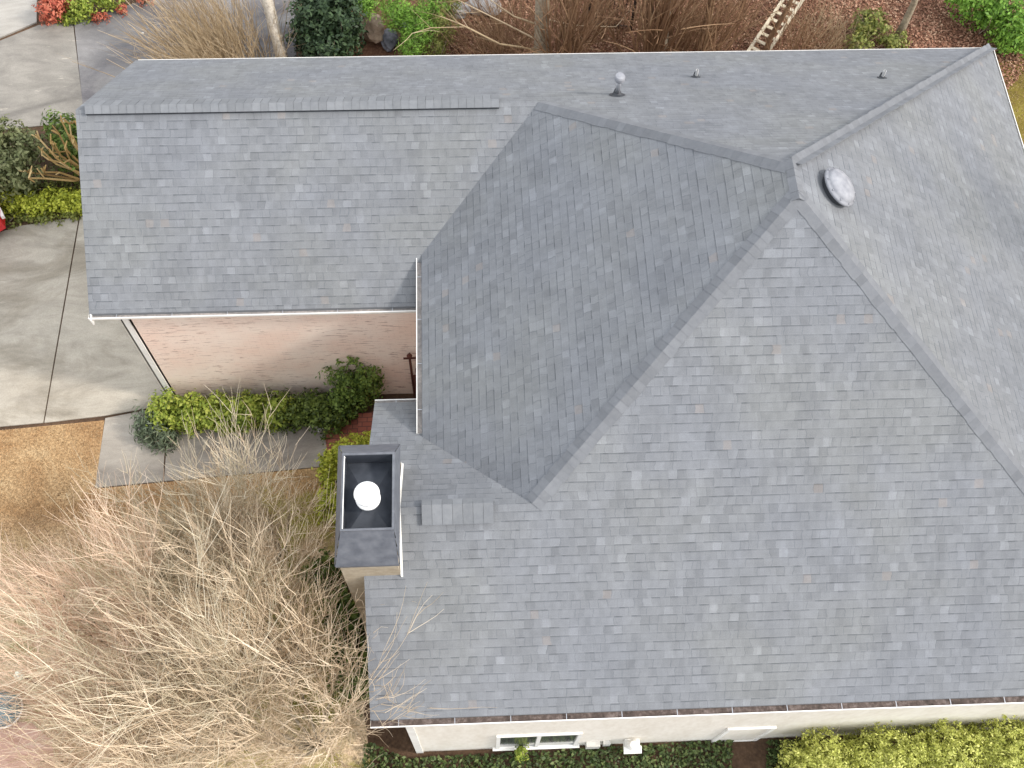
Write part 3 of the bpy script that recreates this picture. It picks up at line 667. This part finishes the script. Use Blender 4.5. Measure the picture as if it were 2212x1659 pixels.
def gb(px, py, z, r, n, rz=None, ry=None):
    p = G(px, py, z); return (p.x, p.y, z, r, ry or r, rz or z * .95, n)
bush('hedge', 'long bright green hedge of small round shrubs under the peach brick garage wall', [gb(x, y, .5, .5, 2600, .5, .42) for x, y in ((368, 890), (425, 895), (480, 893), (535, 893), (590, 888))], .045, ML_hedge, 21, 'hedge')
bush('dark_hedge', 'dark green low hedge between the bright hedge and the round bush', [gb(x, y, .42, .45, 1700, .45, .4) for x, y in ((632, 890), (680, 882), (705, 905))], .045, ML_dkhedge, 22, 'hedge')
bush('grey_leaf_shrub', 'grey green long leaved shrub at the left end of the hedge', [gb(325, 918, .35, .38, 1300, .36), gb(352, 942, .25, .3, 600, .26)], .075, ML_grey, 23, aspect=.22)
bush('round_bush', 'round clipped dark green bush against the garage wall beside the entry', [gb(770, 812, .95, .62, 5200, .95, .58), gb(748, 862, .5, .42, 1700, .5)], .045, ML_round, 24)
bush('lime_shrub', 'lime green shrub hugging the top left side of the chimney', [gb(748, 985, .6, .36, 2000, .6), gb(715, 1010, .55, .30, 1300, .6, .5), gb(716, 1085, .4, .28, 1000, .5, .5), gb(790, 962, .55, .24, 800, .5)], .042, ML_lime, 25)
bush('dark_evergreen', 'dark evergreen shrub in the shade under the rake below the chimney', [gb(745, 1330, .7, .5, 1800, .7), gb(765, 1440, .8, .55, 1900, .8, .7), gb(700, 1240, .5, .4, 900, .5)], .06, ML_dkhedge, 26)
bush('yellow_green_hedge', 'big yellow green hedge along the cream rear wall at bottom right', [gb(x, y, 1.05, .8, 11000, 1.0, .62) for x, y in ((1775, 1655), (1900, 1640), (2030, 1628), (2160, 1618), (2290, 1610))] + [gb(x, 1760, .9, .85, 3000, .9, .7) for x in (1840, 1990, 2140, 2290)], .03, ML_yel, 27, 'hedge', stems=3, aspect=.4)
bush('olive_shrub', 'olive green shrub at the left edge above the yellow green ground cover', [gb(25, 345, .9, .95, 3600, .8, 1.0), gb(-40, 320, .8, .9, 1200, .8)], .06, ML_olive, 28)
bush('green_shrub', 'small green shrub tucked behind the garage gable', [gb(140, 290, .7, .5, 1500, .6), gb(165, 340, .6, .4, 900, .6)], .055, ML_round, 29)
bush('lime_ground_shrub', 'bright yellow green low shrub row between the two concrete drives', [gb(x, y, .22, .5, 1500, .28, .3) for x, y in ((20, 440), (80, 442), (130, 432), (165, 440))], .045, ML_lime, 30)
bush('ground_cover', 'dull green mat of low leaves above the yellow green shrub row', [gb(x, y, .08, .45, 500, .14, .3) for x, y in ((30, 408), (90, 405), (145, 402), (20, 475), (80, 470), (140, 462))], .04, ML_conif2, 44, 'ground cover', stems=1)
bush('red_shrub', 'red leaved shrub on the corner of the upper driveway', [gb(110, 20, .45, .35, 1200, .42), gb(135, -10, .5, .4, 800, .5)], .05, ML_red, 31)
bush('green_corner_shrub', 'yellow and green shrub right of the red leaved one', [gb(175, 15, .4, .32, 1000, .38), gb(230, -15, .5, .45, 1200, .45), gb(150, 42, .12, .25, 300, .15, .2)], .05, ML_hedge, 32)
bush('small_red_plant', 'low red plants trailing along the upper driveway edge', [gb(x, y, .1, .25, 220, .15, .14) for x, y in ((260, 20), (310, 2), (215, 40))], .04, ML_red, 33)
bush('holly_bush', 'very dark evergreen bush behind the roof right of the pale trunk', [gb(675, 60, 1.0, .62, 3600, 1.0), gb(735, 50, 1.1, .65, 4000, 1.1), gb(700, 0, 1.3, .75, 3000, 1.2), gb(710, 120, .7, .6, 2000, .8)], .06, ML_ivy, 34)
bush('feathery_conifer', 'bright green feathery conifer behind the roof beside the tan boulder', [gb(x, y, z, r * 1.12, n, rz) for x, y, z, r, n, rz in ((785, 8, 1.2, .42, 2200, .3), (860, 25, 1.1, .45, 2400, .4), (905, 60, 1.0, .42, 2200, .4), (890, 95, .8, .35, 1500, .4), (930, 20, 1.1, .45, 1800, .4))], .05, ML_conif, 35, 'conifer', aspect=.2)
bush('olive_conifer', 'olive tinged conifer just right of the bright feathery one', [gb(955, 55, .9, .4, 1500, .5), gb(965, 5, 1.0, .5, 1500, .5), gb(940, 105, .6, .35, 1000, .5)], .05, ML_conif2, 36, 'conifer', aspect=.2)
bush('green_undergrowth', 'green and tan undergrowth shrub right of the ladder', [gb(1880, 55, .45, .5, 1500, .4), gb(1850, 100, .3, .4, 700, .3), gb(1930, 90, .3, .4, 700, .3)], .05, ML_conif2, 37)
bush('corner_evergreen', 'fresh green evergreen shrub in the top right corner', [gb(2150, 20, .8, .7, 2600, .7), gb(2190, 75, .6, .5, 1600, .6), gb(2100, -10, .8, .7, 1600, .7), gb(2230, 40, .9, .7, 1600, .8)], .055, ML_conif, 38)
bush('leafy_sprig', 'leafy green sprig standing in front of the rear window', [gb(1128, 1625, .35, .12, 220, .3)], .035, ML_hedge, 39)

# stuff nobody could count
def scatter(name, poly_px, n, size, m, z0, z1, seed, flat=.35, cond=None, upright=False):
    g_ = np.random.default_rng(seed); q = np.array([G(x, y)[:2] for x, y in poly_px]); lo, hi = q.min(0), q.max(0)
    P_ = g_.uniform(lo, hi, (n * 3, 2)); ins = np.zeros(len(P_), bool); j = len(q) - 1
    for i in range(len(q)):
        c = ((q[i, 1] > P_[:, 1]) != (q[j, 1] > P_[:, 1])) & (P_[:, 0] < (q[j, 0] - q[i, 0]) * (P_[:, 1] - q[i, 1]) / (q[j, 1] - q[i, 1] + 1e-12) + q[i, 0]); ins ^= c; j = i
    P_ = P_[ins][:n]; n = len(P_); P3 = np.column_stack([P_, g_.uniform(z0, z1, n)])
    if upright:
        d = g_.normal(0, .55, (n, 3)); d[:, 2] = 1; d /= np.linalg.norm(d, axis=1)[:, None]; L = size * g_.uniform(.5, 1.4, n)[:, None]
        sd_ = np.cross(d, g_.normal(size=(n, 3))); sd_ /= np.linalg.norm(sd_, axis=1)[:, None]
        V = np.stack([P3 - sd_ * .006, P3 + sd_ * .006, P3 + d * L], 1).reshape(-1, 3); F = np.arange(len(V)).reshape(-1, 3)
    else:
        nr = g_.normal(0, flat, (n, 3)); nr[:, 2] += 1; nr /= np.linalg.norm(nr, axis=1)[:, None]
        a = np.cross(nr, g_.normal(size=(n, 3))); a /= np.linalg.norm(a, axis=1)[:, None]; b_ = np.cross(nr, a); s_ = size * g_.uniform(.6, 1.4, n)[:, None]
        V = np.stack([P3 - a * s_, P3 + b_ * s_ * .6 + nr * s_ * .25, P3 + a * s_, P3 - b_ * s_ * .6 + nr * s_ * .2], 1).reshape(-1, 3); F = np.arange(len(V)).reshape(-1, 4)
    o = np_obj(name, V, F, m); return o
M_blade = twigmat('dry_grass_blade', [(.2, (.27, .17, .08)), (.5, (.43, .29, .16)), (.8, (.58, .45, .28))])
M_blade2 = twigmat('thatch_blade', [(.2, (.34, .27, .15)), (.5, (.58, .44, .29)), (.8, (.74, .59, .43))])
tag(scatter('grass', [(-60, 935), (222, 912), (204, 1060), (420, 1055), (420, 1250), (-60, 1250)], 26000, .045, M_blade, 0, .01, 51, upright=True), 'dry orange brown grass of the lawn left of the walkway', 'grass', kind='stuff')
tag(scatter('grass', [(-60, 1250), (420, 1250), (420, 1050), (700, 1020), (800, 1640), (800, 1760), (130, 1760), (80, 1570), (-60, 1540)], 34000, .06, M_blade2, 0, .01, 52, upright=True), 'pale thatchy grass under the bare trees', 'grass', kind='stuff')
tag(scatter('fallen_leaves', [(960, 160), (960, -60), (2240, -80), (2240, 130), (2170, 200), (2140, 140)], 42000, .035, ML_litter, .01, .06, 53), 'reddish brown leaf litter behind the roof', 'leaf litter', kind='stuff')
tag(scatter('moss', [(2100, 120), (2260, 130), (2300, 500), (2180, 420)], 5000, .05, M_blade, 0, .02, 54, upright=True), 'mossy olive grass beside the right eave', 'grass', kind='stuff')
tag(scatter('low_ground_cover', [(880, 1640), (1580, 1600), (1580, 1760), (880, 1760)], 6500, .04, ML_cover, .02, .16, 55, .6), 'green ground cover growing along the rear wall', 'ground cover', kind='stuff')
tag(scatter('low_ground_cover', [(790, 1600), (880, 1640), (880, 1760), (770, 1760)], 900, .04, ML_cover, .02, .2, 57, .6), 'sparse ground cover around the lower left house corner', 'ground cover', kind='stuff')
tag(scatter('low_ground_cover', [(1655, 1600), (1760, 1600), (1760, 1760), (1650, 1760)], 1500, .04, ML_cover, .02, .16, 56, .6), 'ground cover between the brown gap and the yellow green hedge', 'ground cover', kind='stuff')

# multi-stem shrubs: pruned one at the gable, straw clump behind the garage
def fan_stems(name, label, base, n, h, spread, lean, m, seed, r=.012, cat='shrub', fork=2, rad=.25):
    g_ = np.random.default_rng(seed); root = empty(name, (base[0], base[1], 0)); tag(root, label, cat); b = MB()
    for i in range(n):
        p = Vector((g_.normal(0, rad), g_.normal(0, rad), 0)); d = Vector((g_.normal(0, spread) + lean[0] + p.x * .25, g_.normal(0, spread) + lean[1] + p.y * .25, 1))
        pts, rr, dd = stem(g_, p, d, h * g_.uniform(.6, 1.05), r * g_.uniform(.7, 1.3), 6, .07); b.tube(pts, rr, 4)
        for k_ in range(fork):
            j = g_.integers(2, 6); pt2, r2, _ = stem(g_, pts[j], (pts[j] - pts[j - 1]).normalized() + Vector(g_.normal(0, .35, 3)), h * .3, rr[j] * .7, 3, .1); b.tube(pt2, r2, 3, cap=False)
    b.build('stems', m, root); return root
fan_stems('straw_clump', 'tall straw coloured clump of bare upright stems behind the garage roof', G(495, 165), 480, 2.6, .24, (-.35, .05), M_straw, 61, .011, 'ornamental grass', 2, .55)
fan_stems('straw_clump', 'thin brownish stems at the left foot of the tall straw clump', G(450, 110), 90, 1.4, .4, (-.3, 0), M_twig, 62, .008, 'ornamental grass', 2, .45)
def pruned():
    g_ = np.random.default_rng(63); base = G(195, 395); root = empty('pruned_shrub', (base.x, base.y, 0)); tag(root, 'hard pruned yellow brown shrub with knobbly stubs beside the garage gable', 'shrub'); b = MB()
    for px, py, z in ((62, 385, 1.2), (95, 372, 1.25), (58, 372, 1.0), (110, 310, 1.5), (128, 290, 1.6), (150, 268, 1.6), (162, 262, 1.7), (140, 320, 1.4), (120, 340, 1.3), (105, 345, 1.2), (160, 300, 1.5), (90, 325, 1.3), (85, 300, 1.4), (135, 265, 1.5)):
        t = G(px, py, z) - base; p = [Vector((g_.normal(0, .06), g_.normal(0, .06), 0)), t * .35 + Vector((.08, .0, .02)), t * .68 + Vector(g_.normal(0, .05, 3)), t]
        b.tube(p, [.038, .030, .024, .020], 6)
        for k_ in range(3):
            e_ = t + Vector(g_.normal(0, .09, 3)) + Vector((0, 0, .1)); b.tube([t, e_], [.022, .014], 5)
        m_ = p[2]; b.tube([m_, m_ + Vector(g_.normal(0, .14, 3)) + Vector((0, 0, .22))], [.02, .014], 5)
    b.build('branches', twigmat('yellow_bark', [(.2, (.26, .16, .06)), (.5, (.42, .28, .11)), (.8, (.56, .42, .22))]), root)
pruned()

# trees beyond the roof
def trunk_tree(name, label, base_px, pts_px, radii, m, seed, mtw=M_twig_r, limbs=(), group=None, extra=0):
    """trunk through photo points at stated heights; limbs likewise"""
    base = G(*base_px, 0); root = empty(name, base); tag(root, label, 'tree', group); b = MB(); b.tube([Vector((0, 0, -.05))] + [G(x, y, z) - base for x, y, z in pts_px], radii, 9); b.build('trunk', m, root, True)
    g_ = np.random.default_rng(seed); c = MB()
    for L in limbs:
        r_ = L[-1]; P_ = [G(x, y, z) - base for x, y, z in L[:-1]]; c.tube(P_, [r_ * (1 - .7 * i / (len(P_) - 1)) for i in range(len(P_))], 5)
        for i in range(1, len(P_)):
            for k_ in range(2): pt2, r2, _ = stem(g_, P_[i], (P_[i] - P_[i - 1]).normalized() + Vector(g_.normal(0, .5, 3)), .7, .008, 3, .15); c.tube(pt2, r2, 3, cap=False)
    for i in range(extra):
        z = g_.uniform(.3, 1) ; a = Vector((G(*pts_px[-1]) - base)) * z; pt2, r2, _ = stem(g_, a, Vector(g_.normal(0, .6, 3)) + Vector((0, 0, .8)), 1.3, .012, 4, .1); c.tube(pt2, r2, 3, cap=False)
    if limbs or extra: c.build('branches', mtw, root)
    return root
trunk_tree('pale_tree', 'tree with a thick whitish trunk beside the dark evergreen bush', (618, 160), [(590, 50, 1.2), (572, -20, 2.0), (545, -160, 3.4), (500, -420, 5.6)], [.17, .15, .135, .11, .08], M_pale, 70, M_twig, extra=12)
trunk_tree('multi_stem_tree', 'grey trunked tree with long bare limbs arching left over the leaf litter', (1166, 190), [(1170, 95, 1.0), (1172, 0, 2.1), (1180, -260, 4.8)], [.22, .20, .18, .10], M_bark, 71, M_straw,
           limbs=[((1168, 108, .9), (1080, 95, 1.4), (990, 50, 1.9), (950, 35, 2.1), .035), ((1080, 95, 1.4), (1010, 58, 1.7), (930, 60, 1.9), (890, 72, 2.0), .02), ((1168, 90, 1.1), (1100, 55, 1.5), (1040, 25, 1.9), (990, 0, 2.2), .028), ((1168, 55, 1.4), (1110, 35, 1.8), (1060, 0, 2.2), .03), ((1172, 40, 1.5), (1240, 55, 1.7), (1330, 58, 1.8), .02)])
fan_stems('stem_cluster', 'cluster of red brown upright stems right of the grey trunk', G(1215, 175), 46, 4.2, .10, (.02, .0), M_twig_r, 72, .028, 'shrub', 4, .16)
fan_stems('stem_cluster', 'thick cluster of red brown stems right of the iron fence', G(1400, 165), 40, 4.6, .07, (.0, 0), M_twig_r, 73, .035, 'shrub', 4, .17)
fan_stems('stem_cluster', 'slender brown stems left of the ladder', G(1520, 165), 16, 4.0, .12, (.08, 0), M_twig_r, 74, .026, 'shrub', 4, .22)
fan_stems('stem_cluster', 'loose brown stems and brush just right of the ladder', G(1700, 150), 60, 2.2, .35, (.15, 0), M_twig_r, 75, .012, 'shrub', 4, .30)
fan_stems('straw_clump', 'dry tan brush between the ladder and the green undergrowth', G(1790, 100), 130, 1.1, .45, (.0, 0), M_straw, 76, .008, 'brush', 2, .40)
fan_stems('brush_clump', 'low tangle of brown twigs in the leaf litter under the arching limbs', G(1050, 110), 140, .9, .7, (0, 0), M_twig_r, 77, .007, 'brush', 3, .55)
fan_stems('brush_clump', 'upright tan and brown brush between the arching limbs and the grey trunk', G(1100, 130), 170, 2.2, .3, (-.1, 0), M_twig_r, 85, .010, 'brush', 3, .5)
fan_stems('brush_clump', 'upright brown brush between the thick stem cluster and the slim forked trunk', G(1465, 120), 150, 2.4, .22, (.05, 0), M_twig_r, 86, .011, 'brush', 3, .4)
fan_stems('brush_clump', 'low tangle of brown twigs around the iron fence', G(1300, 60), 190, 1.5, .4, (0, 0), M_twig_r, 78, .009, 'brush', 3, .55)
fan_stems('brush_clump', 'low tangle of red brown twigs left of the ladder foot', G(1560, 60), 150, 1.1, .6, (0, 0), M_twig_r, 79, .008, 'brush', 3, .65)
trunk_tree('leaning_tree', 'brown leaning trunk close to the right side of the ladder', (1648, 140), [(1662, 85, .5), (1700, 20, 1.4), (1745, -80, 2.6)], [.085, .075, .06, .045], M_redbark, 80, extra=6)
trunk_tree('grey_tree', 'smooth grey trunk leaning right out of the green undergrowth', (1938, 82), [(1955, 48, .5), (1975, 5, 1.2), (2010, -120, 3.0), (2040, -330, 5.2)], [.13, .10, .085, .08, .05], M_bark, 81, extra=10)
trunk_tree('twin_trunk_tree', 'tall reddish barked trunk in the middle of the thick stem cluster', (1402, 190), [(1400, 95, 1.0), (1405, 0, 2.1), (1420, -260, 4.8)], [.13, .12, .10, .06], M_redbark, 82, extra=14)
trunk_tree('twin_trunk_tree', 'tan lit slimmer trunk on the right edge of the thick stem cluster', (1432, 190), [(1436, 95, 1.0), (1446, 0, 2.1), (1480, -260, 4.8)], [.09, .08, .07, .04], M_bark, 83, extra=14)
trunk_tree('slim_tree', 'slim forked brown trunk midway between the stem cluster and the ladder', (1505, 190), [(1512, 95, 1.0), (1535, 0, 2.1), (1600, -260, 4.8)], [.07, .06, .05, .03], M_redbark, 84, extra=14)
# two bare trees east of the house: outside the frame, their limbs shade the right-hand slope
for bx_, by_, sd_, hh, lab in ((21.5, -9.0, 90, 15, 'unseen tall bare tree east of the house, shading the right-hand slope'),):
    bare_tree('shade_tree', lab, (bx_, by_), hh, .30, 3, sd_, M_bark, M_twig_g, None, kids=(6, 4), r0=.32, up=.05, fine=7)

# iron fence
f0, f1 = G(1268, 60), G(1362, 66); fr_ = empty('iron_fence', f0); tag(fr_, 'short run of black iron picket fence behind the roof', 'fence'); d = f1 - f0; L = d.length; t = d.normalized(); ang = Matrix.Rotation(math.atan2(t.y, t.x), 3, 'Z')
for z in (.15, 1.15):
    b = MB(); b.box(t * (L / 2) + Vector((0, 0, z)), (L, .03, .035), ang); b.build('rail', M_black, fr_)
for q in (0, L): b = MB(); b.box(t * q + Vector((0, 0, .7)), (.07, .07, 1.4), ang); b.lathe([(.05, 0), (.03, .06), (0, .07)], t * q + Vector((0, 0, 1.4)), 8); b.build('post', M_black, fr_)
n = int(L / .1)
for i in range(1, n): b = MB(); b.box(t * (L * i / n) + Vector((0, 0, .65)), (.016, .016, 1.2), ang); b.build('picket', M_black, fr_)

# ladder lying propped on the brush
A, B_ = G(1612, 150, .15), G(1745, -48, .55); ld = empty('wooden_ladder', A); tag(ld, 'pale wooden ladder lying on the brush behind the roof', 'ladder')
d = (B_ - A); L = d.length; t = d.normalized(); s_ = t.cross(Vector((0, 0, 1))).normalized(); n_ = s_.cross(t); ang = Matrix((t, s_, n_)).transposed()
M_lad = noisy('weathered_wood', [(.3, (.40, .34, .24)), (.7, (.60, .53, .41))], 8, 5, .8, .3, .004)
for q in (-.23, .23): b = MB(); b.box(t * (L / 2) + s_ * q, (L, .075, .09), ang); b.build('rail', M_lad, ld)
for i in range(int(L / .27)): b = MB(); b.box(t * (.15 + i * .27), (.09, .385, .03), ang); b.build('rung', M_lad, ld)

# boulders and stones
def rock(name, label, c, r, m, seed, sq=(1, 1, .7), group=None):
    g_ = np.random.default_rng(seed); b = MB(); nlat, nl = 9, 14; f_ = g_.uniform(0, 6, 6); grid = []
    for i in range(nlat + 1):
        row = []
        for j in range(nl):
            th, ph = math.pi * i / nlat, 6.2832 * j / nl; x, y, z = math.sin(th) * math.cos(ph), math.sin(th) * math.sin(ph), math.cos(th)
            k_ = 1 + .14 * math.sin(3 * x + f_[0]) * math.cos(3 * y + f_[1]) + .10 * math.sin(6 * z + 4 * x + f_[2]) + .05 * math.sin(11 * y + f_[3]); row.append(Vector((x * sq[0], y * sq[1], z * sq[2])) * r * k_)
        grid.append(row)
    for i in range(nlat):
        for j in range(nl):
            j2 = (j + 1) % nl; b.face([grid[i][j], grid[i + 1][j], grid[i + 1][j2], grid[i][j2]])
    o = b.build(name, m, None); o.location = c; tag(o, label, 'rock', group); return o
M_rockt = noisy('tan_rock', [(.3, (.20, .14, .10)), (.7, (.36, .27, .20))], 5, 6, .9, .5, .02)
M_rockg = noisy('grey_rock', [(.3, (.05, .05, .06)), (.7, (.20, .20, .23))], 4, 6, .8, .5, .02)
M_rockl = noisy('light_grey_rock', [(.3, (.20, .19, .19)), (.7, (.34, .33, .32))], 4, 6, .8, .5, .02)
rock('boulder', 'rounded tan boulder between the dark evergreen and the feathery conifer', G(805, 60, .3), .36, M_rockt, 1, (.95, 1.2, .9))
rock('boulder', 'dark grey rock just right of the tan boulder', G(840, 85, .15), .28, M_rockg, 2, (.8, 1.3, .6))
rock('boulder', 'dark slate rock peeking between conifer branches', G(880, 52, .1), .28, M_rockg, 3, (1.3, .8, .5))
rock('boulder', 'light grey flat rock at the top edge above the arching limbs', G(1045, 12, .1), .42, M_rockl, 4, (1.2, .9, .45))
rock('boulder', 'light grey flat rock left of the other flat one', G(990, 22, .1), .30, M_rockl, 5, (1.1, .9, .5))
for i, (px, py) in enumerate(((684, 921), (694, 915), (700, 924), (690, 929))):
    rock('white_stone', ('leftmost', 'topmost', 'rightmost', 'lowest')[i] + ' of the four small white stones at the corner of the red brick path', G(px, py, .06), .045, M_white, 10 + i, group='white stones by the brick path')
rock('white_stone', 'single small white stone lying on the upper driveway', G(308, 72, .05), .035, M_white, 15)

# entry post
P = G(897, 862); ep = empty('garden_post', P); tag(ep, 'rusty iron garden post with crossed top in the shaded entry corner', 'garden post')
for p0, p1, rr in (((0, 0, 0), (0, 0, 2.05), .028), ((.12, 0, 0), (.12, .02, 1.45), .035), ((.06, -.06, 0), (.06, -.06, 1.3), .03)):
    b = MB(); b.tube([p0, p1], rr, 8); b.build('shaft', M_rust, ep)
b = MB(); b.box((0, 0, 2.0), (.26, .03, .04)); b.box((0, 0, 2.0), (.03, .24, .04)); b.lathe([(0, 0), (.05, .03), (.06, .08), (0, .16)], (0, 0, 2.03), 10); b.build('finial', M_rust, ep)

# garden bits at bottom left
P = G(42, 1458, 1.1); P.z = 0; gl = empty('globe_light', P); tag(gl, 'white globe light on a short post at the left edge of the lawn', 'garden light')
b = MB(); b.tube([(0, 0, 0), (0, 0, 1.05)], .02, 8); b.build('post', M_dark, gl)
b = MB(); b.lathe([(0, 0), (.05, .01), (.085, .05), (.095, .09), (.085, .13), (.05, .17), (0, .18)], (0, 0, 1.02), 16); b.build('globe', mat('cream_globe', (.78, .78, .62), .4), gl, True)
P = G(15, 1535); b = MB(); b.lathe([(0, 0), (.26, .0), (.33, .08), (.34, .20), (.28, .30), (.16, .36), (.05, .385), (0, .39)], (0, 0, 0), 24)
gd = empty('garden_ornament', P); tag(gd, 'dark teal glossy dome beside the pink gravel at the left edge', 'garden ornament')
b.build('dome', noisy('teal_glaze', [(.3, (.05, .09, .10)), (.7, (.16, .24, .26))], 5, 4, .2, .1, .004, spec=.8), gd, True)
b = MB(); b.lathe([(.345, .10), (.36, .12), (.36, .16), (.345, .18)], (0, 0, 0), 24); b.build('band', M_white, gd, True)

# red car, only its corner is in view at the left edge
def car(loc, rz):
    root = empty('red_car', loc, rz); tag(root, 'red car whose rear corner just shows at the left edge by the yellow green shrubs', 'car')
    red = mat('red_paint', (.55, .02, .025), .25, 0, .6); b = MB(); L, W_ = 4.3, 1.75
    sec = [(-2.15, .62, .45, .70), (-2.05, .80, .30, .86), (-1.4, .87, .22, .93), (1.0, .87, .22, .90), (1.8, .84, .25, .80), (2.12, .68, .36, .66)]
    rings = []
    for x, hw, z0, z1 in sec:
        rings.append([Vector((x, -hw, z0)), Vector((x, -hw * 1.0, (z0 + z1) / 2)), Vector((x, -hw * .93, z1)), Vector((x, hw * .93, z1)), Vector((x, hw, (z0 + z1) / 2)), Vector((x, hw, z0))])
    for i in range(len(rings) - 1):
        for j in range(6): j2 = (j + 1) % 6; b.face([rings[i][j], rings[i + 1][j], rings[i + 1][j2], rings[i][j2]])
    b.face(rings[0]); b.face(rings[-1][::-1]); b.build('body', red, root)
    def cab(z0, z1, sx, m, nm):
        c = MB(); lo = [(-1.75 * sx, -.78), (.95 * sx, -.78), (.95 * sx, .78), (-1.75 * sx, .78)]; hi = [(-1.25, -.62), (.25, -.62), (.25, .62), (-1.25, .62)]
        for i in range(4):
            j = (i + 1) % 4; c.face([(*lo[i], z0), (*lo[j], z0), (*hi[j], z1), (*hi[i], z1)])
        c.face([(*h_, z1) for h_ in hi]); return c.build(nm, m, root)
    cab(.88, 1.38, 1.0, M_glass, 'windows'); c = MB(); c.bx(-1.27, .27, -.63, .63, 1.383, 1.43); c.build('car_roof', red, root)
    for x in (-1.35, 1.3):
        for y in (-.80, .80):
            w_ = MB(); Q = Matrix.Rotation(R(90), 3, 'X'); w_.lathe([(.18, -.1), (.31, -.1), (.32, -.06), (.32, .06), (.31, .1), (.18, .1)], (x, y, .32), 20, Q); o = w_.build('wheel', mat('tyre', (.02, .02, .02), .8), root)
            w_ = MB(); w_.lathe([(0, -.08), (.18, -.09), (.18, .09), (0, .08)], (x, y, .32), 16, Q); w_.build('rim', M_metal, o)
    for y in (-.62, .62): c = MB(); c.bx(-2.175, -2.10, y - .14, y + .14, .58, .68); c.build('tail_light', mat('lens', (.75, .7, .68), .2), root)
    c = MB(); c.bx(-2.19, -2.155, -.25, .25, .50, .60); c.build('licence_plate', M_white, root)
P = G(8, 470, .7); car((P.x - 2.29, P.y - .28, 0), R(180 + 28))
